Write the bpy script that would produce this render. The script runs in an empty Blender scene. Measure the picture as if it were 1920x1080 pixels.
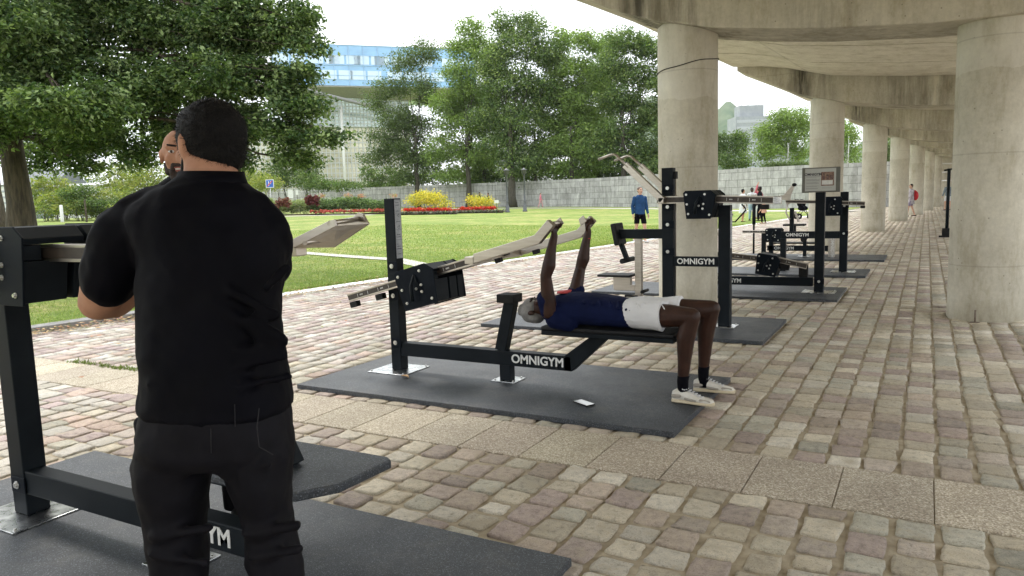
import bpy, math, random
import numpy as np
from mathutils import Vector as V, Matrix
rnd = random.Random(7)
C = bpy.data.collections.new('place'); bpy.context.scene.collection.children.link(C)
sc = bpy.context.scene
# ------------------------------------------------------------------ camera and survey helpers
F = 1400.; H = 1.5; TH = math.radians(29.1); PT = math.atan(168/F); RL = .03
fh = V((-math.sin(TH), math.cos(TH), 0)); R0 = V((math.cos(TH), math.sin(TH), 0))
Fw = V((fh.x*math.cos(PT), fh.y*math.cos(PT), -math.sin(PT))); U0 = R0.cross(Fw)
Xc = R0*math.cos(RL) - U0*math.sin(RL); Yc = R0*math.sin(RL) + U0*math.cos(RL)
CAM = V((0, 0, H))
def P(px, py, z=None, y=None, x=None, d=None):
    "surveyed point: where a sight line meets the plane of height z, of depth y or x, or the distance d"
    r = Fw + Xc*((px-960)/F) + Yc*((540-py)/F)
    if z is not None: t = (z-H)/r.z
    elif y is not None: t = y/r.y
    elif x is not None: t = x/r.x
    else: t = d
    return CAM + r*t
def xz(px, py, y):
    p = P(px, py, y=y); return (p.x, p.z)
def ground(x, y):
    w = -x-12
    if w <= 0: return 0.
    return .017*w*w/(w+3) if w < 48 else .017*48*48/51
def G(px, d):
    "ground point seen along column px at forward distance d"
    lat = (px-960)/F*d
    x = lat*math.cos(TH) - d*math.sin(TH); y = lat*math.sin(TH) + d*math.cos(TH)
    return V((x, y, ground(x, y)))
cd = bpy.data.cameras.new('camera'); cam = bpy.data.objects.new('camera', cd); C.objects.link(cam)
cam.matrix_world = Matrix(((Xc.x, Yc.x, -Fw.x, 0), (Xc.y, Yc.y, -Fw.y, 0), (Xc.z, Yc.z, -Fw.z, H), (0, 0, 0, 1)))
cd.sensor_width = 36; cd.lens = 36*F/1920; cd.clip_end = 4000; cd.clip_start = .05
sc.camera = cam
# ------------------------------------------------------------------ mesh builder
class MB:
    def __init__(s): s.v = []; s.f = []; s.m = []; s.mi = 0; s.sm = []; s.smooth = False
    def add(s, vs, fs, smooth=None):
        o = len(s.v); s.v += [tuple(v) for v in vs]
        for f in fs: s.f.append(tuple(i+o for i in f)); s.m.append(s.mi); s.sm.append(s.smooth if smooth is None else smooth)
    def box(s, x0, x1, y0, y1, z0, z1):
        v = [(x, y, z) for z in (z0, z1) for y in (y0, y1) for x in (x0, x1)]
        s.add(v, [(0,2,3,1),(4,5,7,6),(0,1,5,4),(2,6,7,3),(0,4,6,2),(1,3,7,5)], False)
    def obox(s, c, ax, ay, az):
        c = V(c); ax = V(ax); ay = V(ay); az = V(az)
        v = [c+ax*i+ay*j+az*k for k in (-1,1) for j in (-1,1) for i in (-1,1)]
        s.add(v, [(0,2,3,1),(4,5,7,6),(0,1,5,4),(2,6,7,3),(0,4,6,2),(1,3,7,5)], False)
    def prism(s, poly, y0, y1):
        "polygon in x,z extruded along y"
        n = len(poly); v = [(x, y0, z) for x, z in poly]+[(x, y1, z) for x, z in poly]
        s.add(v, [tuple(range(n)), tuple(range(2*n-1, n-1, -1))]+[(i, i+n, (i+1) % n+n, (i+1) % n) for i in range(n)], False)
    def prism_z(s, poly, z0, z1):
        n = len(poly); v = [(x, y, z0) for x, y in poly]+[(x, y, z1) for x, y in poly]
        s.add(v, [tuple(range(n-1, -1, -1)), tuple(range(n, 2*n))]+[(i, (i+1) % n, (i+1) % n+n, i+n) for i in range(n)], False)
    def bar(s, a, b, w, y0, y1):
        "box section in the x,z plane from a to b, w deep, y0..y1 wide"
        a = V((a[0], 0, a[1])); b = V((b[0], 0, b[1])); d = (b-a).normalized(); n = V((-d.z, 0, d.x))*w/2
        s.prism([((a-n).x, (a-n).z), ((b-n).x, (b-n).z), ((b+n).x, (b+n).z), ((a+n).x, (a+n).z)], y0, y1)
    def tube(s, pts, r, n=10, cap=True):
        pts = [V(p) for p in pts]; rs = r if isinstance(r, (list, tuple)) else [r]*len(pts); vs = []; fs = []
        up = None
        for i, p in enumerate(pts):
            d = (pts[min(i+1, len(pts)-1)]-pts[max(i-1, 0)]).normalized()
            if up is None: up = d.orthogonal().normalized()
            up = (up-d*up.dot(d)).normalized(); sd = d.cross(up)
            for k in range(n):
                a = 2*math.pi*k/n; vs.append(p+(up*math.cos(a)+sd*math.sin(a))*rs[i])
        for i in range(len(pts)-1):
            for k in range(n): fs.append((i*n+k, i*n+(k+1) % n, (i+1)*n+(k+1) % n, (i+1)*n+k))
        s.add(vs, fs, True)
        if cap:
            o = len(s.v)-len(vs)
            for q in (tuple(range(n-1, -1, -1)), tuple(range((len(pts)-1)*n, len(pts)*n))):
                s.f.append(tuple(i+o for i in q)); s.m.append(s.mi); s.sm.append(False)
    def lathe(s, prof, c=(0, 0, 0), n=24, smooth=True):
        vs = []; fs = []; c = V(c)
        for r, z in prof:
            for k in range(n): a = 2*math.pi*k/n; vs.append(c+V((r*math.cos(a), r*math.sin(a), z)))
        for i in range(len(prof)-1):
            for k in range(n): fs.append((i*n+k, i*n+(k+1) % n, (i+1)*n+(k+1) % n, (i+1)*n+k))
        fs += [tuple(range(n-1, -1, -1)), tuple(range((len(prof)-1)*n, len(prof)*n))]
        s.add(vs, fs, smooth)
    def loft(s, rings, n=20):
        "rings: (centre, half axis u, half axis v[, squareness])"
        vs = []; fs = []
        for rg in rings:
            c, u, w = V(rg[0]), V(rg[1]), V(rg[2]); e = rg[3] if len(rg) > 3 else 1.
            for k in range(n):
                a = 2*math.pi*k/n; ca, sa = math.cos(a), math.sin(a)
                vs.append(c+u*(math.copysign(abs(ca)**e, ca))+w*(math.copysign(abs(sa)**e, sa)))
        m = len(rings)
        for i in range(m-1):
            for k in range(n): fs.append((i*n+k, i*n+(k+1) % n, (i+1)*n+(k+1) % n, (i+1)*n+k))
        fs += [tuple(range(n-1, -1, -1)), tuple(range((m-1)*n, m*n))]
        s.add(vs, fs, True)
    def cap(s, a, b, ra, rb, n=12, flat=None):
        "tapered capsule; flat=(axis, factor) squashes it along an axis"
        a = V(a); b = V(b); d = b-a; L = d.length
        d = d/L if L > 1e-6 else V((0, 0, 1)); u = d.orthogonal().normalized(); w = d.cross(u)
        if flat: u = V(flat[0]); u = (u-d*u.dot(d)).normalized(); w = d.cross(u)
        k1 = flat[1] if flat else 1.; rg = []
        for t in (-.97, -.75, -.4, 0): q = math.sqrt(1-t*t); rg.append((a+d*ra*t, u*ra*q*k1, w*ra*q))
        for t in (0, .4, .75, .97): q = math.sqrt(1-t*t); rg.append((b+d*rb*t, u*rb*q*k1, w*rb*q))
        s.loft(rg, n)
    def ell(s, c, u, w, t, n=14):
        "ellipsoid with half axes u, w, t"
        c = V(c); u = V(u); w = V(w); t = V(t)
        s.loft([(c+t*q, u*math.sqrt(1-q*q), w*math.sqrt(1-q*q)) for q in (-.985, -.87, -.6, -.3, 0, .3, .6, .87, .985)], n)
    def build(s, name, mats, parent=None, at=None, split=False, **kw):
        if split:      # every separate piece becomes an object of its own
            par = list(range(len(s.v)))
            def fd(i):
                while par[i] != i: par[i] = par[par[i]]; i = par[i]
                return i
            for f in s.f:
                for q in f[1:]: par[fd(q)] = fd(f[0])
            gr = {}
            for i, f in enumerate(s.f): gr.setdefault(fd(f[0]), []).append(i)
            for ids in gr.values():
                b = MB(); mp = {}
                for i in ids:
                    for q in s.f[i]:
                        if q not in mp: mp[q] = len(b.v); b.v.append(s.v[q])
                    b.f.append(tuple(mp[q] for q in s.f[i])); b.m.append(s.m[i]); b.sm.append(s.sm[i])
                o = b.build(name, mats, parent, at, **kw)
            return o
        me = bpy.data.meshes.new(name); off = V(at) if at is not None else (WL(parent) if parent else V((0, 0, 0)))
        me.from_pydata([(v[0]-off.x, v[1]-off.y, v[2]-off.z) for v in s.v], [], s.f)
        for m in (mats if isinstance(mats, (list, tuple)) else [mats]): me.materials.append(m)
        me.polygons.foreach_set('material_index', s.m); me.polygons.foreach_set('use_smooth', s.sm)
        return link(name, me, parent, at, **kw)
def link(name, me, parent=None, at=None, bevel=0, remesh=0, smooth=0, sub=0, disp=None):
    o = bpy.data.objects.new(name, me); C.objects.link(o)
    if at is not None: o.location = V(at)-(WL(parent) if parent else V((0, 0, 0)))
    if parent: o.parent = parent
    if remesh:
        m = o.modifiers.new('r', 'REMESH'); m.mode = 'VOXEL'; m.voxel_size = remesh; m.use_smooth_shade = True
    if smooth:
        m = o.modifiers.new('s', 'SMOOTH'); m.iterations = smooth; m.factor = .5
    if bevel:
        m = o.modifiers.new('b', 'BEVEL'); m.width = bevel; m.segments = 2; m.limit_method = 'ANGLE'; m.angle_limit = math.radians(50)
    if disp:
        tx = bpy.data.textures.new(name, 'CLOUDS'); tx.noise_scale = disp[1]; tx.noise_depth = 2
        m = o.modifiers.new('d', 'DISPLACE'); m.texture = tx; m.strength = disp[0]; m.texture_coords = 'GLOBAL'
    return o
def WL(o):
    l = V((0, 0, 0))
    while o: l += o.location; o = o.parent
    return l
def tag(o, label, cat, group=None, kind=None):
    if label: o['label'] = label
    if cat: o['category'] = cat
    if group: o['group'] = group
    if kind: o['kind'] = kind
    return o
def thing(name, label, cat, loc, group=None):
    o = bpy.data.objects.new(name, None); C.objects.link(o); o.location = loc; o.empty_display_size = .1
    return tag(o, label, cat, group)
def struct(o, label=None, cat=None):
    o['kind'] = 'structure'; tag(o, label, cat); return o
def copy_tree(o, parent=None):
    c = o.copy(); C.objects.link(c); c.parent = parent
    for ch in list(o.children): copy_tree(ch, c)
    return c
def text(body, size, parent, mat, mw, name='lettering', ext=.0015, weight=.012, align='CENTER'):
    "flat raised lettering; mw = world matrix"
    cu = bpy.data.curves.new(name, 'FONT'); cu.body = body; cu.size = size; cu.extrude = ext; cu.offset = weight*size
    cu.align_x = align; cu.align_y = 'CENTER'; cu.resolution_u = 4
    t = bpy.data.objects.new('tmp', cu); C.objects.link(t)
    bpy.context.view_layer.update()
    me = bpy.data.meshes.new_from_object(t.evaluated_get(bpy.context.evaluated_depsgraph_get()))
    bpy.data.objects.remove(t); me.materials.clear(); me.materials.append(mat)
    o = bpy.data.objects.new(name, me); C.objects.link(o); o.parent = parent
    o.matrix_local = Matrix.Translation(-WL(parent)) @ mw
    return o
def npmesh(name, verts, faces, mats, col=None, midx=None, smooth=False, parent=None):
    "verts Nx3, faces MxK arrays"
    me = bpy.data.meshes.new(name); verts = np.asarray(verts, dtype=np.float32)
    if parent: verts = verts-np.array(WL(parent), dtype=np.float32)
    n = len(verts); m, k = faces.shape
    me.vertices.add(n); me.vertices.foreach_set('co', verts.ravel())
    me.loops.add(m*k); me.loops.foreach_set('vertex_index', faces.astype(np.int32).ravel())
    me.polygons.add(m); me.polygons.foreach_set('loop_start', np.arange(0, m*k, k, dtype=np.int32))
    me.polygons.foreach_set('loop_total', np.full(m, k, dtype=np.int32))
    for q in (mats if isinstance(mats, (list, tuple)) else [mats]): me.materials.append(q)
    if midx is not None: me.polygons.foreach_set('material_index', midx.astype(np.int32))
    me.polygons.foreach_set('use_smooth', np.full(m, smooth))
    me.update(calc_edges=True)
    if col is not None:
        a = me.color_attributes.new('Col', 'FLOAT_COLOR', 'POINT'); a.data.foreach_set('color', np.asarray(col, dtype=np.float32).ravel())
    return link(name, me, parent)
# ------------------------------------------------------------------ materials
def new_mat(name):
    m = bpy.data.materials.new(name); m.use_nodes = True; nt = m.node_tree; b = nt.nodes['Principled BSDF']
    return m, nt, b
def N(nt, t, **kw):
    n = nt.nodes.new(t)
    for k, v in kw.items():
        if k.startswith('i_'): n.inputs[k[2:].replace('_', ' ')].default_value = v
        else: setattr(n, k, v)
    return n
def noise(nt, co, scale, det=4, rough=.6, dist=0):
    n = N(nt, 'ShaderNodeTexNoise'); n.inputs['Scale'].default_value = scale; n.inputs['Detail'].default_value = det
    n.inputs['Roughness'].default_value = rough; n.inputs['Distortion'].default_value = dist
    nt.links.new(co, n.inputs['Vector']); return n.outputs['Fac']
def ramp(nt, fac, stops):
    r = N(nt, 'ShaderNodeValToRGB'); e = r.color_ramp.elements
    while len(e) < len(stops): e.new(.5)
    for q, (p, c) in zip(e, stops): q.position = p; q.color = (*c, 1) if len(c) == 3 else c
    nt.links.new(fac, r.inputs[0]); return r.outputs[0]
def mix(nt, fac, a, b, mode='MIX'):
    m = N(nt, 'ShaderNodeMix', data_type='RGBA', blend_type=mode)
    for s, v in ((m.inputs[0], fac), (m.inputs[6], a), (m.inputs[7], b)):
        if isinstance(v, (int, float)): s.default_value = v
        elif isinstance(v, tuple): s.default_value = (*v, 1) if len(v) == 3 else v
        else: nt.links.new(v, s)
    return m.outputs[2]
def math_(nt, op, a, b=0., c=None, clamp=False):
    m = N(nt, 'ShaderNodeMath', operation=op); m.use_clamp = clamp
    for i, v in enumerate((a, b) if c is None else (a, b, c)):
        if isinstance(v, (int, float)): m.inputs[i].default_value = v
        else: nt.links.new(v, m.inputs[i])
    return m.outputs[0]
def coords(nt, kind='Object', scale=None):
    if kind == 'World':
        o = N(nt, 'ShaderNodeNewGeometry').outputs['Position']
    else: o = N(nt, 'ShaderNodeTexCoord').outputs[kind]
    if scale:
        mp = N(nt, 'ShaderNodeMapping'); mp.inputs['Scale'].default_value = scale; nt.links.new(o, mp.inputs[0]); o = mp.outputs[0]
    return o
def bump(nt, b, h, strength=.3, dist=.01):
    n = N(nt, 'ShaderNodeBump'); n.inputs['Strength'].default_value = strength; n.inputs['Distance'].default_value = dist
    nt.links.new(h, n.inputs['Height']); nt.links.new(n.outputs[0], b.inputs['Normal'])
def pmat(name, c1, c2=None, scale=8, rough=.6, metal=0, bmp=0, bscale=None, bdist=.01, spec=.5, co='Object', stretch=None, lo=.35, hi=.65, coat=0, rvar=0):
    m, nt, b = new_mat(name); c2 = c2 or c1; co_ = coords(nt, co, stretch)
    f = noise(nt, co_, scale, 5)
    nt.links.new(ramp(nt, f, [(lo, c1), (hi, c2)]), b.inputs['Base Color'])
    b.inputs['Roughness'].default_value = rough; b.inputs['Metallic'].default_value = metal
    b.inputs['Specular IOR Level'].default_value = spec; b.inputs['Coat Weight'].default_value = coat
    if rvar: nt.links.new(math_(nt, 'MULTIPLY_ADD', f, rvar, rough-rvar/2), b.inputs['Roughness'])
    if bmp: bump(nt, b, noise(nt, co_, bscale or scale*6, 3), bmp, bdist)
    return m
M = {}
M['black'] = pmat('black_powder_coat', (.005,.0075,.01), (.009,.0125,.016), 5, .5, bmp=.05, bscale=400, rvar=.15, spec=.12)
M['black2'] = pmat('black_plate', (.0035,.006,.01), (.007,.010,.015), 9, .5, rvar=.15, spec=.08)
M['rubber'] = pmat('black_rubber', (.006,.006,.006), (.011,.011,.011), 30, .7, spec=.25)
M['pad'] = pmat('black_vinyl_pad', (.005,.005,.006), (.009,.009,.01), 20, .6, spec=.25, bmp=.2, bscale=300)
M['steel'] = pmat('brushed_steel', (.42,.38,.33), (.5,.46,.41), 4, .36, 1, stretch=(1, 1, 12), rvar=.15)
M['zinc'] = pmat('galvanised_plate', (.35,.36,.36), (.6,.6,.59), 14, .28, 1, rvar=.2)
M['bolt'] = pmat('bolt_steel', (.6,.6,.58), None, 4, .3, 1)
M['ink'] = pmat('scale_inlay', (.03,.022,.018), (.05,.04,.03), 30, .5)
M['white'] = pmat('white_lettering', (.6,.6,.57), (.72,.72,.7), 40, .6)
M['sticker'] = pmat('sticker_grey', (.28,.3,.33), (.42,.44,.47), 60, .5)
M['dark_ink'] = pmat('sticker_ink', (.02,.02,.03), None, 5, .6)
def mat_mat():
    m, nt, b = new_mat('rubber_granule_mat'); co = coords(nt, 'World')
    v = N(nt, 'ShaderNodeTexVoronoi'); v.inputs['Scale'].default_value = 260; nt.links.new(co, v.inputs['Vector'])
    h = N(nt, 'ShaderNodeSeparateColor'); nt.links.new(v.outputs['Color'], h.inputs[0])
    base = ramp(nt, h.outputs[0], [(0, (.014,.017,.021)), (.75, (.032,.038,.046)), (.93, (.075,.085,.1)), (1, (.15,.165,.19))])
    big = ramp(nt, noise(nt, co, 1.6, 4), [(.3, (.8,.8,.8)), (.7, (1.25,1.25,1.25))])
    base = mix(nt, 1., base, big, 'MULTIPLY'); dust = ramp(nt, noise(nt, co, 4.5, 7, .75), [(.5, (0,0,0)), (.72, (.2,.2,.2))]); base = mix(nt, dust, base, (.22,.195,.16))
    nt.links.new(base, b.inputs['Base Color'])
    nt.links.new(math_(nt, 'MULTIPLY_ADD', noise(nt, co, 3, 4), .25, .4), b.inputs['Roughness'])
    bump(nt, b, v.outputs['Distance'], .35, .003); return m
M['mat'] = mat_mat()
def concrete(name, c1=(.36,.315,.245), c2=(.47,.425,.345), stain=0, joints=False, colour_step=False):
    m, nt, b = new_mat(name); co = coords(nt, 'World')
    f = noise(nt, co, 1.3, 8, .65); base = ramp(nt, f, [(.3, c1), (.68, c2)])
    sp = N(nt, 'ShaderNodeSeparateXYZ'); nt.links.new(co, sp.inputs[0]); zz = sp.outputs[2]
    fine = ramp(nt, noise(nt, co, 22, 5, .7), [(.3, (.9,.9,.9)), (.7, (1.08,1.08,1.08))]); base = mix(nt, 1., base, fine, 'MULTIPLY')
    # tiny air holes
    v = N(nt, 'ShaderNodeTexVoronoi'); v.inputs['Scale'].default_value = 9; nt.links.new(co, v.inputs['Vector'])
    hole = math_(nt, 'LESS_THAN', v.outputs['Distance'], .07)
    base = mix(nt, math_(nt, 'MULTIPLY', hole, .55), base, (.1,.085,.06))
    if colour_step:   # upper pour paler than the lower one
        edge = math_(nt, 'MULTIPLY_ADD', noise(nt, co, 3, 3), .16, 2.62)
        up = math_(nt, 'GREATER_THAN', zz, edge); base = mix(nt, math_(nt, 'MULTIPLY', up, .5), base, (.62,.6,.54))
        band = ramp(nt, noise(nt, coords(nt, 'World', (.6, .6, 1.6)), 1., 3), [(.35, (.93,.92,.9)), (.65, (1.04,1.04,1.03))]); base = mix(nt, 1., base, band, 'MULTIPLY')
    if stain > .4:   # black drip marks where water runs off the beams
        at = N(nt, 'ShaderNodeVertexColor', layer_name='Drip').outputs['Color']
        k = math_(nt, 'MULTIPLY', at, ramp(nt, noise(nt, coords(nt, 'World', (9, 9, .8)), 1., 5, .7), [(.38, (.25,.25,.25)), (.58, (1,1,1))])); base = mix(nt, math_(nt, 'MULTIPLY', k, .93), base, (.03,.028,.022))
    if stain:
        st = noise(nt, coords(nt, 'World', (5, 5, .5)), 1.2, 6, .7)
        patch = noise(nt, coords(nt, 'World', (.6, .6, .3)), 1., 3)
        k = math_(nt, 'MULTIPLY', ramp(nt, st, [(.4, (0,0,0)), (.62, (1,1,1))]), ramp(nt, patch, [(.42, (0,0,0)), (.62, (1,1,1))]))
        base = mix(nt, math_(nt, 'MULTIPLY', k, stain), base, (.1,.085,.055))
    nt.links.new(base, b.inputs['Base Color']); b.inputs['Roughness'].default_value = .82
    blot = ramp(nt, noise(nt, coords(nt, 'World', (2.2, 2.2, .7)), 1.4, 7, .75), [(.36, (.8,.78,.72)), (.5, (1,1,1)), (.68, (1.1,1.1,1.09))]); base = mix(nt, 1., base, blot, 'MULTIPLY')
    lift = math_(nt, 'ABSOLUTE', math_(nt, 'SUBTRACT', math_(nt, 'FRACT', math_(nt, 'MULTIPLY', zz, .82)), .5)); lift = math_(nt, 'LESS_THAN', lift, .006); base = mix(nt, math_(nt, 'MULTIPLY', lift, .22), base, (.14,.12,.1))
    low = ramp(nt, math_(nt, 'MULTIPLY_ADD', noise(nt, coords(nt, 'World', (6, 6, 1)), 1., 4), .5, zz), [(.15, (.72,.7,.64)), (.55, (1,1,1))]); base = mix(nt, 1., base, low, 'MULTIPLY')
    nt.links.new(base, b.inputs['Base Color'])
    bump(nt, b, noise(nt, co, 40, 6, .7), .5, .005); return m, nt, b, base
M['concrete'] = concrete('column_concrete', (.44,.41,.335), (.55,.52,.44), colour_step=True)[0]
M['beam'] = concrete('beam_concrete', (.43,.395,.32), (.56,.52,.435), stain=.62)[0]
M['soffit'] = concrete('soffit_concrete', (.6,.56,.48), (.69,.65,.57), stain=.15)[0]
M['endwall'] = concrete('end_wall_concrete', (.45,.41,.33), (.55,.5,.42))[0]
M['stain'] = pmat('weathering_stain', (.035,.032,.028), (.12,.1,.075), 6, .9)
# ------------------------------------------------------------------ sky and sun
w = bpy.data.worlds.new('World'); sc.world = w; w.use_nodes = True; nt = w.node_tree
bg = nt.nodes['Background']; SE, SA = math.radians(56), math.radians(-52)     # azimuth from +Y, negative = left
sky = N(nt, 'ShaderNodeTexSky', sky_type='NISHITA'); sky.sun_disc = False; sky.sun_elevation = SE; sky.sun_rotation = SA
sky.dust_density = 3; sky.air_density = 1.2
co = N(nt, 'ShaderNodeTexCoord').outputs['Generated']
mp = N(nt, 'ShaderNodeMapping'); mp.inputs['Scale'].default_value = (1, 1, 3.2); nt.links.new(co, mp.inputs[0])
cl = ramp(nt, noise(nt, mp.outputs[0], 1.7, 6, .55, .3), [(.3, (.78,.78,.78)), (.62, (1,1,1))])
tone = ramp(nt, noise(nt, mp.outputs[0], 2.6, 5, .5), [(.3, (7.6,8.1,8.6)), (.7, (10.2,10.4,10.5))])
sp = N(nt, 'ShaderNodeSeparateXYZ'); nt.links.new(co, sp.inputs[0])
up = math_(nt, 'MULTIPLY_ADD', math_(nt, 'MAXIMUM', sp.outputs[2], 0.), .4, .8)      # an overcast sky is brighter overhead than at the horizon
nt.links.new(mix(nt, 1., mix(nt, cl, sky.outputs[0], tone), up, 'MULTIPLY'), bg.inputs['Color']); bg.inputs['Strength'].default_value = .1
sd = bpy.data.lights.new('sun', 'SUN'); sd.energy = .85; sd.angle = math.radians(14); sd.color = (1, .96, .89)
so = bpy.data.objects.new('sun', sd); C.objects.link(so)
sdir = V((math.sin(SA)*math.cos(SE), math.cos(SA)*math.cos(SE), math.sin(SE))); so.rotation_euler = sdir.to_track_quat('Z', 'Y').to_euler(); so.location = (0, 0, 30)
sc.view_settings.view_transform = 'Standard'; sc.view_settings.look = 'None'; sc.view_settings.exposure = 1.42; sc.view_settings.gamma = 1
sc.render.engine = 'CYCLES'; sc.cycles.max_bounces = 6; sc.cycles.transparent_max_bounces = 8; sc.render.resolution_x = 1024; sc.render.resolution_y = 576
# ------------------------------------------------------------------ ground
def kx(y): return -10.35+.1*min(max(y, -20), 60)
def march(px, py):
    r = Fw + Xc*((px-960)/F) + Yc*((540-py)/F); t = 4.
    while t < 220:
        p = CAM+r*t
        if p.z < ground(p.x, p.y): return p
        t += .2
    return CAM+r*220
def grass_mat():
    m, nt, b = new_mat('lawn_grass'); co = coords(nt, 'World')
    a = ramp(nt, noise(nt, co, .35, 5, .6), [(.3, (.14,.21,.045)), (.48, (.2,.26,.07)), (.6, (.27,.29,.1)), (.75, (.36,.33,.15))])
    f = ramp(nt, noise(nt, co, 9, 6, .75), [(.3, (.6,.66,.5)), (.55, (1,1,1)), (.72, (1.6,1.5,1.5))])
    g = ramp(nt, noise(nt, co, 60, 3, .7), [(.3, (.6,.66,.55)), (.7, (1.4,1.35,1.35))])
    wn = ramp(nt, noise(nt, coords(nt, 'World', (1, 1, 1)), 1.7, 6, .8), [(.36, (.72,.8,.66)), (.5, (1,1,1)), (.64, (1.45,1.25,1.35))]); a = mix(nt, 1., a, wn, 'MULTIPLY')
    c = mix(nt, 1., mix(nt, 1., a, f, 'MULTIPLY'), g, 'MULTIPLY')
    nt.links.new(c, b.inputs['Base Color']); b.inputs['Roughness'].default_value = .85; b.inputs['Specular IOR Level'].default_value = .15
    bump(nt, b, noise(nt, co, 45, 4, .8), .8, .03); return m
M['lawn'] = grass_mat()
M['sand'] = pmat('joint_sand', (.29,.24,.165), (.44,.375,.27), 14, .95, bmp=.8, bscale=180, co='World', bdist=.006)
M['slab'] = None
xs = [-1000, -600, -250, -120, -90, -75, -65, -60, -55, -50, -45, -40, -36, -32, -29, -26, -23, -20, -18, -16, -14, -13, -12, -11, None]
ys = [-300, -100, -40, -20] + list(range(-16, 62, 2)) + [65, 70, 80, 90, 110, 150, 250, 500, 1000]
vs = []; fs = []
for y in ys:
    for x in xs:
        xx = kx(y)-.02 if x is None else x
        vs.append((xx, y, ground(xx, y)+.035))
nx = len(xs)
fs = np.array([(j*nx+i, j*nx+i+1, (j+1)*nx+i+1, (j+1)*nx+i) for j in range(len(ys)-1) for i in range(nx-1)])
struct(npmesh('lawn', vs, fs, M['lawn'], smooth=True))
b = MB(); b.add([(kx(-20)+.0, -300, -.009), (1000, -300, -.009), (1000, 1000, -.009), (kx(60)+.0, 1000, -.009), (kx(60), 60, -.009), (kx(-20), -20, -.009)], [(0, 1, 2, 3, 4, 5)])
struct(b.build('ground', M['sand']))
# cobbles, every stone a rounded block
def stone_mat():
    m, nt, b = new_mat('sandstone_cobble'); co = coords(nt, 'World')
    a = N(nt, 'ShaderNodeVertexColor', layer_name='Col').outputs['Color']
    f = ramp(nt, noise(nt, co, 28, 6, .7), [(.28, (.6,.59,.56)), (.48, (.98,.98,.98)), (.75, (1.28,1.26,1.2))])
    g = ramp(nt, noise(nt, co, 190, 3, .8), [(.3, (.8,.79,.78)), (.7, (1.2,1.2,1.2))])
    c = mix(nt, 1., mix(nt, 1., a, f, 'MULTIPLY'), g, 'MULTIPLY')
    dirt = ramp(nt, noise(nt, co, 1.1, 5, .6), [(.35, (.84,.82,.78)), (.65, (1.06,1.06,1.06))]); c = mix(nt, 1., c, dirt, 'MULTIPLY')
    grit = ramp(nt, noise(nt, co, 7, 7, .8), [(.52, (0,0,0)), (.64, (.75,.75,.75))]); c = mix(nt, grit, c, (.37,.315,.225))
    pit = ramp(nt, noise(nt, co, 95, 4, .8), [(.3, (.45,.43,.4)), (.42, (1,1,1))]); c = mix(nt, 1., c, pit, 'MULTIPLY')
    nt.links.new(c, b.inputs['Base Color']); b.inputs['Roughness'].default_value = .72
    bump(nt, b, noise(nt, co, 45, 7, .8), .9, .01); return m
M['cobble'] = stone_mat()
rs = np.random.RandomState(3)
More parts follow.
